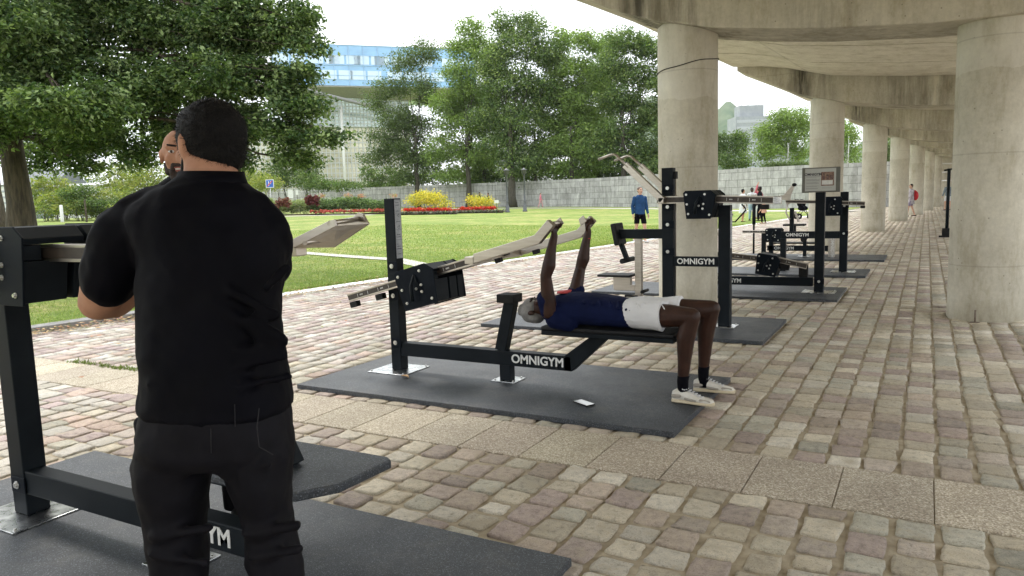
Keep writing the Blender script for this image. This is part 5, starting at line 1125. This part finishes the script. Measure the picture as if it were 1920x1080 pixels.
# body: head, neck, arms
b = MB(); hf = (fh*.66-R0*.75+V((0, 0, -.06))).normalized(); hc = Q(393, 277, .05)
head(b, hc, hf, V((0, 0, 1)), 1.04)
b.loft([(Q(395, 375, .0), Xc*.09, fh*.07), (Q(395, 340, .01), Xc*.072, fh*.064), (Q(396, 318, .02), Xc*.068, fh*.064), (Q(397, 295, .03), Xc*.07, fh*.068)], 18)
elb = Q(184, 566, .12); b.cap(Q(225, 470, .04), Q(196, 545, .09), .066, .062); b.cap(Q(196, 545, .09), elb, .063, .052); b.cap(elb, Q(215, 560, .2), .052, .056); b.cap(Q(215, 560, .2), Q(250, 540, .3), .054, .046); b.cap(Q(250, 540, .3), Q(245, 545, .3), .047, .042); b.cap(Q(245, 545, .3), Q(330, 520, .33), .042, .03)
b.cap(Q(505, 480, .08), Q(500, 540, .2), .048, .042); b.cap(Q(500, 540, .2), Q(420, 520, .34), .04, .028)
hand(b, Q(332, 520, .33), Xc+Yc*.1, -fh, Yc, (.3, .3, .2)); hand(b, Q(420, 520, .35), -Xc+Yc*.1, -fh, Yc, (.3, .3, .2))
b.loft([(Q(400, y, 0), Xc*w_, fh*.1) for y, w_ in ((862, .1), (830, .15), (780, .17), (600, .15), (450, .16), (390, .12))], 18)
def leg_(b, pts, base=1.):
    for (p, r), (q, s) in zip(pts, pts[1:]): b.cap(p, q, r*base, s*base)
gz = lambda px, dd: Q(px, 389, dd)*1
def foot_pt(px, dd, z): p = Q(px, 700, dd); k = Q(px, 1300, dd); t = (z-p.z)/(k.z-p.z); return p.lerp(k, t)
LL = [(Q(330, 850), .065), (foot_pt(335, .03, .52), .05), (foot_pt(338, .02, .14), .042)]; RLg = [(Q(492, 850), .06), (foot_pt(512, .03, .52), .04), (foot_pt(520, .02, .14), .042)]
leg_(b, LL); leg_(b, RLg)
body = b.build('body', M['skin_tan'], man, remesh=.008, smooth=3); face_parts(man, body, hc, hf, V((0, 0, 1)), 1.04, M['hair'])
b = MB(); sx = hf.cross(V((0, 0, 1))); u = V((0, 0, 1)); 
b.ell(hc-hf*.018+u*.03, sx*.088, hf*.103, u*.096); b.ell(hc-hf*.052-u*.015, sx*.07, hf*.06, u*.072); b.ell(hc+hf*.03+u*.075, sx*.066, hf*.06, u*.045)
ho = b.build('hair', M['hair'], man, remesh=.007, smooth=4, disp=(.008, .012))
def strands(parent, n=9000):
    r = np.random.RandomState(8); v = []; H_ = [np.array(q) for q in (hf, sx, u)]; C0 = np.array(hc)
    for cc, rr_, k in ((C0-H_[0]*.018+H_[2]*.03, (.103, .088, .096), .62), (C0-H_[0]*.052-H_[2]*.015, (.06, .07, .072), .38)):
        m = int(n*k); d = r.randn(m, 3); d /= np.linalg.norm(d, axis=1)[:, None]; d = d[(d[:, 0] < .55) | (d[:, 2] > .35)]; m = len(d)
        p = cc+sum(d[:, i:i+1]*rr_[i]*H_[i] for i in range(3))*.975; nrm = sum(d[:, i:i+1]/rr_[i]*H_[i] for i in range(3)); nrm /= np.linalg.norm(nrm, axis=1)[:, None]
        t = nrm*.75+r.randn(m, 3)*.45-H_[2]*.55; t /= np.linalg.norm(t, axis=1)[:, None]; L = r.uniform(.006, .016, (m, 1)); s_ = np.cross(t, nrm); s_ /= np.linalg.norm(s_, axis=1)[:, None]+1e-9
        v.append(np.stack([p-s_*.0006, p+s_*.0006, p+t*L], 1).reshape(-1, 3))
    v = np.concatenate(v); npmesh('hair_strands', v, np.arange(len(v)).reshape(-1, 3), M['hair'], parent=parent)
strands(ho)
b = MB()
for (py, x0, x1, hd) in ((745, 268, 548, .13),): pass
b.loft([ringpx(*q) for q in ((742, 270, 545, .15), (790, 262, 550, .155), (830, 256, 552, .15), (852, 262, 540, .13), (866, 285, 520, .1))], 28)
def trouser(rows):
    b.loft([ringpx(py, x0, x1, hd, dd, .9) for py, x0, x1, hd, dd in rows], 22)
trouser([(830, 258, 420, .12, 0), (875, 252, 400, .115, 0), (915, 258, 392, .105, .0), (950, 270, 386, .095, .01), (1000, 280, 384, .085, .02), (1040, 282, 390, .08, .02), (1080, 288, 392, .078, .02), (1150, 292, 390, .074, .02), (1250, 296, 386, .07, .02), (1380, 298, 388, .066, .02), (1428, 296, 392, .068, .02)])
trouser([(830, 400, 552, .12, 0), (875, 424, 548, .115, 0), (915, 442, 543, .105, .0), (950, 452, 546, .095, .01), (1000, 460, 556, .088, .02), (1040, 462, 562, .082, .02), (1080, 472, 570, .078, .02), (1150, 474, 572, .074, .02), (1250, 478, 568, .07, .02), (1380, 478, 570, .066, .02), (1428, 476, 574, .068, .02)])
for (x0, y0, x1, y1, r, dd) in ((290, 1005, 390, 990, .014, -.075), (285, 1040, 385, 1055, .012, -.065), (460, 1000, 555, 985, .014, -.075), (470, 1045, 560, 1030, .013, -.065), (420, 890, 500, 870, .014, -.1), (300, 900, 380, 880, .012, -.1), (262, 790, 262, 860, .016, .0)):
    b.cap(Q(x0, y0, dd), Q(x1, y1, dd), r, r, 8)
tr = b.build('trousers', M['denim'], man, remesh=.009, smooth=4, disp=(.017, .085))
b = MB()
for (px0, py0, px1, py1) in ((438, 760, 482, 850), (486, 762, 540, 758)): pass
for q in ([(486, 766), (482, 800), (486, 838), (512, 852)], [(395, 780), (396, 850)], [(440, 758), (441, 800)]): b.tube([Q(x, y, -.152) for x, y in q], .0012, 5)
b.build('seam', pmat('seam_thread', (.007,.007,.01), None, 4, .8), tr)
def shoe(root, heel, dirv, L=.28, W=.05, mats=None, name='shoe', hgt=.1, detail=False):
    heel = V(heel); d = V(dirv).normalized(); s = d.cross(UP).normalized(); mats = mats or (M['rubber'], M['rubber']); b = MB()
    pr = ((0, .0), (.01, .62), (.12, .82), (.3, .8), (.5, .88), (.7, 1.02), (.85, .95), (.95, .68), (1., .25))
    rg = []
    for t, w_ in pr: rg.append((t, w_))
    b.loft([(heel+d*L*t+UP*.0135, s*W*max(w_, .05), UP*.0135, .6) for t, w_ in rg], 16); so_ = b.build('sole', mats[1], root); b = MB()
    hh = {0: .05, .01: .075, .12: hgt, .3: hgt*.93, .5: hgt*.72, .7: hgt*.5, .85: hgt*.42, .95: hgt*.36, 1.: hgt*.22}
    b.loft([(heel+d*(L*t*.985+.002)+UP*(.02+(hh[t]-.02)/2), s*W*max(w_, .05)*.93, UP*max(.006, (hh[t]-.01)/2), .85) for t, w_ in rg], 18)
    o = b.build(name, mats[0], root, sub=0)
    if detail:
        t = MB()
        for k in range(6):
            q = .33+.07*k; zc = .02+(hgt*(.93-.62*(q-.3)/.4 if q < .7 else .5)-.0); c = heel+d*L*q+UP*(zc*.93+.004)
            t.cap(c-s*W*.42, c+s*W*.42+d*.012, .0035, .0035, 6); t.cap(c-s*W*.42+d*.012, c+s*W*.42, .0035, .0035, 6)
        c = heel+d*L*.28+UP*(hgt+.004)
        for q in (-1, 1): t.tube([c, c+s*q*.02+UP*.014, c+s*q*.035+UP*.004, c+s*q*.03+d*.02], .003, 6)
        t.build('laces', M['white_cloth'], o); t = MB()
        for q in (-1, 1):
            t.cap(heel+d*L*.06+s*q*W*.7+UP*.05, heel+d*L*.22+s*q*W*.82+UP*.055, .014, .012, 8, (s, .35)); t.cap(heel+d*L*.72+s*q*W*.86+UP*.038, heel+d*L*.9+s*q*W*.66+UP*.034, .012, .01, 8, (s, .35))
            t.cap(heel+d*L*.36+s*q*W*.86+UP*.04, heel+d*L*.6+s*q*W*.93+UP*.034, .009, .007, 8, (s, .3))
        t.build('suede_panels', pmat('grey_suede', (.3,.27,.23), (.36,.33,.28), 40, .9), o)
        t = MB(); t.cap(heel+d*L*.36+s*W*-.9+UP*.06, heel+d*L*.48+s*W*-.9+UP*.052, .005, .005, 6, (s, .4)); t.build('badge', M['sticker'], o)
        t = MB(); t.loft([(heel+d*L*.27+UP*(hgt-.01), s*.03, d*.008), (heel+d*L*.25+UP*(hgt+.018), s*.027, d*.006)], 10); t.build('tongue', mats[0], o)
    return o
for px in (342, 524): p = foot_pt(px, -.04, T); shoe(man, (p.x, p.y, T), fh*.9+R0*(.15 if px > 400 else -.3))
# ---- bald bearded man facing him
D2 = 3.25; face_d = (-fh*.93+R0*.33).normalized(); hc2 = P(340, 294, d=D2)
m2_ = thing('person', 'bald man with dark beard smiling behind the man in black, mostly hidden', 'person', (hc2.x, hc2.y, 0)); b = MB(); head(b, hc2, face_d, V((.02, 0, 1)), 1.03)
s2 = face_d.cross(UP); base2 = V((hc2.x, hc2.y, 0))-face_d*.03+R0*.03
b.loft([(base2+UP*1.40, s2*.1, face_d*.08), (hc2-UP*.13-face_d*.02, s2*.062, face_d*.062), (hc2-UP*.07-face_d*.02, s2*.058, face_d*.06)], 16)
sh = 1.55; 
for q in (-1, 1):
    S = base2+s2*q*.2+UP*(sh-.04); E = S+UP*-.28+s2*q*.03; W_ = E+face_d*.22-UP*.02-s2*q*.16; b.cap(S, E, .05, .042); b.cap(E, W_, .041, .028); hand(b, W_, (-s2*q*.8+face_d*.3), -face_d, UP, (.3, .3, .2))
    K = base2+s2*q*.09+UP*.5; b.cap(base2+s2*q*.09+UP*.9, K, .09, .058); b.cap(K, base2+s2*q*.1+UP*.12, .056, .04)
b.loft([(base2+UP*z, s2*w_, face_d*.1) for z, w_ in ((.85, .15), (1., .155), (1.2, .15), (1.47, .16))], 16)
body = b.build('body', M['skin_tan'], m2_, remesh=.008, smooth=2); face_parts(m2_, body, hc2, face_d, UP, 1.03, pmat('dark_beard', (.012,.008,.006), (.05,.03,.022), 90, .8, bmp=.8, bscale=300, bdist=.003), True)
b = MB(); b.loft([(base2+UP*z, s2*w_, face_d*dd, .85) for z, w_, dd in ((.86, .17, .12), (1., .172, .125), (1.2, .175, .125), (1.45, .19, .12), (1.56, .18, .1), (1.61, .13, .085), (1.645, .08, .07))], 20)
for q in (-1, 1): S = base2+s2*q*.17+UP*(sh-.04); b.cap(S, S+UP*-.2+s2*q*.05, .062, .062); 
b.build('jacket', M['black_cloth'], m2_, remesh=.01, smooth=4)
b = MB(); b.loft([(base2+UP*1.63+face_d*.03, s2*.07, face_d*.062), (base2+UP*1.655+face_d*.035, s2*.066, face_d*.06)], 18); b.build('white_collar', M['white_cloth'], m2_)
b = MB(); b.loft([(base2+UP*z, s2*.16, face_d*.12) for z in (.98, .9, .82)], 18)
for q in (-1, 1): b.loft([(base2+s2*q*.09+UP*z, s2*w_, face_d*w_) for z, w_ in ((.88, .09), (.5, .07), (.1, .062))], 14)
b.build('trousers', M['denim'], m2_, remesh=.012, smooth=3)
for q in (-1, 1): shoe(m2_, base2+s2*q*.1-face_d*.07+UP*T, face_d)
# ---- man lying on the bench
lm = thing('person', 'man in navy shirt and white shorts lying on the bench pushing the steel grips up', 'person', (-2.1, 5.12, .535)); zb = .54; yc = 5.125
X = V((1, 0, 0)); Yv = V((0, 1, 0))
b = MB(); hcl = V((-2.645, yc, zb+.09)); fdir = V((.12, 0, 1)); head(b, hcl, V((.22, 0, 1)), V((-1, 0, .22)), 1.0)
b.cap((-2.56, yc, zb+.1), (-2.44, yc, zb+.11), .056, .062)
KN = P(1300, 590, y=4.99); KF = P(1326, 578, y=5.3); AN = V((-1.455, 5.03, .2)); AF = V((-1.4, 5.37, .2))
HN = V((-1.72, 5.03, zb+.11)); HF_ = V((-1.72, 5.22, zb+.11))
KN = V((-1.385, 5.0, .66)); KF = V((-1.325, 5.3, .675))
b.loft([(V((x, yc, z)), Yv*w_, UP*h_) for x, z, w_, h_ in ((-2.5, zb+.12, .1, .06), (-2.42, zb+.12, .17, .1), (-2.25, zb+.12, .16, .11), (-2., zb+.1, .14, .09), (-1.8, zb+.1, .15, .095), (-1.68, zb+.1, .14, .08))], 18)
for (h0, k0, a0) in ((HN, KN, AN), (HF_, KF, AF)):
    b.cap(h0, h0.lerp(k0, .55), .09, .082); b.cap(h0.lerp(k0, .5), k0, .083, .062); b.cap(k0, k0.lerp(a0, .33)+X*-.02, .06, .064); b.cap(k0.lerp(a0, .33)+X*-.02, k0.lerp(a0, .7)+X*-.008, .064, .047); b.cap(k0.lerp(a0, .7)+X*-.008, a0, .047, .037); b.cap(a0, a0+V((.005, 0, -.1)), .034, .034); b.ell(k0+V((.022, 0, .012)), X*.038, Yv*.036, UP*.04)
def pushing_arm(S, E, W_, s_):
    b.cap(S, S.lerp(E, .3), .062, .057); b.cap(S.lerp(E, .3), E, .057, .042); b.cap(E, E.lerp(W_, .28)+V((.008, 0, 0)), .042, .051); b.cap(E.lerp(W_, .28)+V((.008, 0, 0)), E.lerp(W_, .65), .05, .037); b.cap(E.lerp(W_, .65), W_, .037, .027)
    hand(b, W_, V((-.1, 0, 1)), V((1, 0, .05)), Yv*s_, (1.25, 1.45, .75), .98, 1.2)
S1 = P(1043, 590, y=4.93); W1 = V((-2.375, 4.925, 1.222)); E1 = P(1034, 512, y=4.92); pushing_arm(V((-2.435, 4.94, .65)), V((-2.435, 4.89, .925)), W1, 1)
pushing_arm(V((-2.41, 5.31, .67)), V((-2.4, 5.44, .93)), V((-2.335, 5.46, 1.222)), -1)
body = b.build('body', M['skin_dark'], lm, remesh=.0065, smooth=3); face_parts(lm, body, hcl, V((.22, 0, 1)), V((-1, 0, .22)), 1.)
b = MB(); u_ = V((-1, 0, .22)).normalized(); f_ = V((.22, 0, 1)).normalized(); b.ell(hcl+u_*.042-f_*.012, Yv*.088, f_*.103, u_*.082); b.ell(hcl-f_*.045+u_*.0, Yv*.08, f_*.062, u_*.082); b.ell(hcl+u_*.12-f_*.03, Yv*.05, f_*.05, u_*.03)
b.build('beanie', pmat('grey_knit', (.17,.165,.16), (.24,.235,.225), 30, .95, bmp=.6, bscale=200, bdist=.004), lm, remesh=.007, smooth=3, disp=(.006, .03))
b = MB(); b.loft([(V((x, yc, z)), Yv*w_, UP*h_, .85) for x, z, w_, h_ in ((-2.535, zb+.12, .07, .06), (-2.49, zb+.115, .13, .09), (-2.42, zb+.118, .19, .112), (-2.3, zb+.122, .195, .122), (-2.15, zb+.12, .185, .12), (-2., zb+.112, .175, .112), (-1.88, zb+.105, .172, .106), (-1.8, zb+.105, .172, .106), (-1.745, zb+.104, .17, .104))], 24)
b.cap((-2.44, 4.955, .655), (-2.462, 4.93, .75), .074, .068); b.cap((-2.42, 5.3, .67), (-2.405, 5.37, .76), .074, .066); b.cap((-2.4, 4.97, .6), (-2.3, 4.99, .57), .08, .07)
rr = random.Random(9)
for k in range(16):
    x = -2.2+.028*k; b.cap((x, 5.05+rr.uniform(-.08, .1), zb+.226-.008*k/4), (x+rr.uniform(.02, .08), 4.96+rr.uniform(-.03, .03), zb+.19-.003*k), .007, .007, 6)
sh_ = b.build('shirt', M['navy'], lm, remesh=.007, smooth=3, disp=(.008, .05))
b = MB(); b.loft([(V((x, yc+.0, z)), Yv*w_, UP*.01) for x, z, w_ in ((-2.45, zb+.236, .02), (-2.42, zb+.24, .09), (-2.38, zb+.243, .1), (-2.36, zb+.242, .04))], 14); b.build('chest_print', pmat('red_print', (.45,.05,.05), None, 4, .8), sh_)
b = MB(); b.loft([(V((x, yc, z)), Yv*w_, UP*h_, .85) for x, z, w_, h_ in ((-1.9, zb+.108, .165, .1), (-1.82, zb+.112, .178, .114), (-1.74, zb+.112, .182, .118), (-1.66, zb+.108, .18, .112), (-1.6, zb+.105, .17, .095))], 24)
for (h0, k0, e_) in ((HN, KN, .38), (HF_, KF, .5)):
    dv = (k0-h0).normalized(); a = h0-dv*.04; c = h0+(k0-h0)*e_; w3 = dv.cross(Yv).normalized(); b.loft([(a, Yv*.09, w3*.1), (a.lerp(c, .5), Yv*.094, w3*.1), (a.lerp(c, .9)-UP*.004, Yv*.1, w3*.108), (c-UP*.006, Yv*.103, w3*.111)], 20)
for k in range(7): b.cap((-1.86+.045*k, 4.99+.03*math.sin(k*2), zb+.205), (-1.8+.04*k, 4.955, zb+.11+.01*k), .006, .007, 6)
b.build('shorts', M['white_cloth'], lm, remesh=.007, smooth=4, disp=(.007, .05))
for (a0, k0) in ((AN, KN), (AF, KF)):
    b = MB(); dv = (k0-a0).normalized(); b.loft([(a0+V((0, 0, -.12)), X*.042, Yv*.036), (a0+V((0, 0, -.06)), X*.038, Yv*.036), (a0+V((0, 0, 0)), X*.04, Yv*.039), (a0+dv*.035, X*.042, Yv*.041), (a0+dv*.038, X*.038, Yv*.037)], 18); b.build('sock', M['black_cloth'], lm)
    wm = (M['shoe'], M['sole']) if 'shoe' in M else None
    if not wm: M['shoe'] = pmat('cream_leather_shoe', (.55,.52,.45), (.66,.63,.57), 14, .6); M['sole'] = pmat('cream_rubber_sole', (.5,.42,.28), (.58,.5,.36), 14, .6); wm = (M['shoe'], M['sole'])
    shoe(lm, (a0.x-.075, a0.y, T+.002), V((1, -.06 if a0.y < 5.2 else .12, 0)), .3, .05, wm, 'shoe', .095, True)
b = MB(); w1 = V((-2.345, 5.458, 1.165)); b.loft([(w1, X*.033, Yv*.031), (w1+V((0, 0, .006)), X*.033, Yv*.031)], 16); b.build('wristband', pmat('red_band', (.3,.03,.03), None, 4, .7), lm)
# ---- people in the distance, jointed figures at the right scale
def walker(px, d, h, face, label, top, bottom, hairm, skinm, stride=.25, kind='trousers', arms=(.15, -.15), group=None, top_len=0., name='person', hair_long=False, bend=0., armfwd=None, shoes=None, up_arm=False):
    g = G(px, d); k = h/1.75; f = V((math.cos(face), math.sin(face), 0)); s = f.cross(UP); t = thing(name, label, 'person', g, group)
    A = lambda x, y, z: g+s*x*k+f*(y+(bend*max(0, z-.95)))*k+UP*z*k
    b = MB(); hc = A(0, .02, 1.63); head(b, hc, f, UP, k); b.cap(A(0, 0, 1.44), A(0, .01, 1.54), .058*k, .054*k)
    b.loft([(A(0, 0, z), s*w_*k, f*dd*k) for z, w_, dd in ((.86, .13, .09), (.95, .155, .1), (1.1, .13, .09), (1.28, .155, .1), (1.4, .16, .085), (1.46, .1, .07))], 16)
    J = []
    for q, ph in ((-1, stride), (1, -stride)):
        hp = A(q*.09, 0, .9); kn = A(q*.09, ph*.75+.03, .49); an = A(q*.09, ph*1.25-.02, .09+max(0, -ph)*.12); b.cap(hp, kn, .082*k, .054*k); b.cap(kn, an, .054*k, .036*k); J.append((hp, kn, an, q))
        b.cap(an-UP*.03*k-f*.03*k, an+f*.16*k-UP*.05*k, .034*k, .026*k, 10)
    AJ = []
    for q, ph in zip((-1, 1), arms):
        S = A(q*.19, 0, 1.4); E = A(q*.235, ph*.5-.02, 1.13); W_ = A(q*.23, ph*1.1+.05, .89)
        if armfwd and q in armfwd: E = A(q*.21, .1, 1.17); W_ = A(q*.12, .3, 1.22)
        if up_arm and q == 1: E = A(.22, .12, 1.6); W_ = A(.16, .15, 1.86)
        b.cap(S, E, .048*k, .038*k); b.cap(E, W_, .038*k, .026*k); dv = (W_-E).normalized(); hand(b, W_, dv, -s*q+f*.2, f, (.25, .3, .2), k); AJ.append((S, E, W_))
    body = b.build('body', skinm, t, remesh=.011, smooth=2); 
    if h > 1.5 and d < 40: face_parts(t, body, hc, f, UP, k)
    b = MB(); b.loft([(A(0, 0, z), s*w_*k, f*dd*k, .9) for z, w_, dd in ((.88-top_len, .17+top_len*.25, .125+top_len*.2), (1., .172, .12), (1.15, .165, .118), (1.3, .18, .118), (1.4, .182, .1), (1.46, .13, .085), (1.5, .075, .07))], 18)
    for S, E, W_ in AJ: b.cap(S, E, .062*k, .052*k); b.cap(E, E.lerp(W_, .85 if kind != 'tee' else .1), .052*k, .042*k)
    b.build('top', top, t, remesh=.013, smooth=3, disp=(.012, .08)); b = MB()
    cut = {'trousers': .95, 'shorts': 0., 'tee': .95, 'skirt': 0.}[kind]
    if kind == 'skirt': b.loft([(A(0, 0, .98), s*.15*k, f*.12*k), (A(0, 0, .8), s*.19*k, f*.15*k), (A(0, .02, .5), s*.24*k, f*.2*k), (A(0, .02, .48), s*.22*k, f*.18*k)], 18)
    else:
        b.loft([(A(0, 0, z), s*.165*k, f*.12*k, .9) for z in (.99, .9, .83)], 18)
        for hp, kn, an, q in J:
            b.loft([(hp, s*.092*k, f*.095*k), (hp.lerp(kn, .75), s*.085*k, f*.085*k)]+([(kn, s*.07*k, f*.072*k), (kn.lerp(an, .93), s*.058*k, f*.06*k)] if cut else []), 14)
    b.build('skirt' if kind == 'skirt' else 'shorts' if kind == 'shorts' else 'trousers', bottom, t, remesh=.013, smooth=2)
    b = MB(); b.ell(hc-f*.022*k+UP*.045*k, s*.083*k, f*.092*k, UP*.08*k); b.ell(hc-f*.05*k-UP*.01*k, s*.07*k, f*.055*k, UP*.07*k)
    if hair_long: b.cap(hc-f*.07*k, hc-f*.09*k-UP*.2*k, .06*k, .04*k); b.ell(hc-f*.09*k+UP*.1*k, s*.035*k, f*.035*k, UP*.035*k)
    b.build('hair', hairm, t)
    for hp, kn, an, q in J: 
        b = MB(); b.cap(an-UP*.045*k-f*.05*k, an+f*.17*k-UP*.06*k, .042*k, .034*k, 12, (UP, .8)); b.build('shoe', shoes or M['rubber'], t)
    return t, A
fa = math.atan2(-.6, .35)
c_blue = cloth('blue_jacket', (.02,.06,.15)); 
walker(1203, 23.6, 1.74, math.atan2(-fh.y, -fh.x)+.35, 'man in blue zipped jacket and black shorts walking on the grass', c_blue, M['black_cloth'], M['brown_hair'], M['skin_pale'], .14, 'shorts', (.05, -.08), shoes=M['white_cloth'])
t, A = walker(1709, 37.2, 1.62, math.atan2(-R0.y, -R0.x), 'woman walking under the colonnade with a large red bag on her back', cloth('grey_pattern', (.34,.31,.33), .4, 30), cloth('violet_skirt', (.2,.17,.23), .5, 30), M['hair'], M['skin_pale'], .2, 'shorts', (.3, -.1), top_len=.2, hair_long=False)
b = MB(); b.ell(A(0, -.23, 1.12), V((0, 0, .0))+R0*.0+A(.17, 0, 0)-A(0, 0, 0), A(0, .15, 0)-A(0, 0, 0), UP*.24); b.ell(A(0, -.18, 1.28), A(.1, 0, 0)-A(0, 0, 0), A(0, .1, 0)-A(0, 0, 0), UP*.14)
tag(b.build('bag', pmat('red_bag', (.45,.01,.02), (.55,.02,.03), 6, .6), remesh=.02, smooth=3, at=A(0, -.2, 1.1)), 'large red shoulder bag carried by the woman under the colonnade', 'bag')
walker(1778, 45, 1.68, math.atan2(fh.y, fh.x), 'person in grey blue top far off behind the black exercise stand', cloth('grey_blue', (.2,.24,.27)), M['white_cloth'], M['brown_hair'], M['skin_pale'], .15, 'shorts')
GP = 'group of people standing on the paving beyond the machines'
walker(1395, 36.5, 1.62, math.atan2(R0.y, R0.x)+.4, 'woman in long white skirt in the group beyond the machines', M['white_cloth'], M['white_cloth'], M['hair'], M['skin_tan'], .06, 'skirt', group=GP)
walker(1412, 37.5, 1.68, math.atan2(-fh.y, -fh.x), 'person in pale blue trousers beside the woman in the white skirt', M['white_cloth'], cloth('pale_denim', (.3,.42,.5)), M['hair'], M['skin_dark'], .05, 'trousers', group=GP)
walker(1427, 37, 1.72, math.atan2(-R0.y, -R0.x), 'person dressed in black in the group beyond the machines', M['black_cloth'], M['black_cloth'], M['hair'], M['skin_dark'], .1, 'trousers', group=GP, armfwd=(1,))
walker(1434, 34.5, 1.12, math.atan2(-R0.y, -R0.x)-.6, 'small child in peach top and black trousers by the person in black', cloth('peach', (.55,.33,.24)), M['black_cloth'], M['hair'], M['skin_tan'], .08, 'trousers', group=GP, top_len=.12)
walker(1424, 40, 1.72, math.atan2(-fh.y, -fh.x)+.3, 'person raising one arm at the back of the group beyond the machines', cloth('rose', (.5,.12,.16)), M['white_cloth'], M['hair'], M['skin_tan'], .05, 'trousers', group=GP, up_arm=True)
walker(1018, 83, 1.62, math.atan2(R0.y, R0.x), 'person in pink walking along the distant stone wall', cloth('pink', (.6,.2,.25)), cloth('pink_trousers', (.55,.3,.32)), M['brown_hair'], M['skin_pale'], .22, 'trousers')
walker(921, 80, 1.72, math.atan2(-R0.y, -R0.x), 'person in black walking before the wall just behind the second flower bed', M['black_cloth'], M['black_cloth'], M['hair'], M['skin_tan'], .22, 'trousers')
walker(905, 84, 1.8, math.atan2(R0.y, R0.x), 'person in dark clothes by the wall left of the walker in black', M['denim'], M['denim'], M['hair'], M['skin_tan'], .1, 'trousers')
# pushchair half hidden behind the second left column
g = G(1508, 38.5); t = thing('pushchair', 'black pushchair standing half hidden left of the second left column', 'pushchair', g); b = MB()
L3 = lambda a, c, z: g+R0*a+fh*c+UP*z
for a, c, r in ((-.28, -.2, .15), (-.28, .2, .15), (.3, 0, .11)):
    b = MB(); b.tube([L3(a, c-.02, r), L3(a, c+.02, r)], r, 18); w_ = b.build('wheel', M['rubber'], t); b = MB(); b.tube([L3(a, c-.025, r), L3(a, c+.025, r)], r*.35, 10); b.build('hub', M['bolt'], w_)
b = MB()
for c in (-.2, .2): b.tube([L3(-.28, c, .15), L3(.02, c, .55), L3(-.35, c, 1.02)], .016, 8); b.tube([L3(.3, 0, .11), L3(.02, c, .55)], .016, 8)
b.tube([L3(-.35, -.2, 1.02), L3(-.35, .2, 1.02)], .018, 8); b.build('frame', M['black'], t)
b = MB(); b.ell(L3(-.02, 0, .55), R0*.26, fh*.2, UP*.14); b.ell(L3(-.1, 0, .8), R0*.22, fh*.21, UP*.22); b.build('seat_and_hood', M['black_cloth'], t, remesh=.02, smooth=2)
# ---- thin summer haze in the air round the whole place
b = MB(); b.box(-1040, 1040, -340, 1040, -1.3, 125)
m, nt, pb = new_mat('haze'); nt.nodes.remove(pb); pv = N(nt, 'ShaderNodeVolumePrincipled'); pv.inputs['Color'].default_value = (.93,.96,1,1); pv.inputs['Density'].default_value = .0001; nt.links.new(pv.outputs[0], nt.nodes['Material Output'].inputs['Volume'])
tag(b.build('haze', m), None, None, kind='stuff')
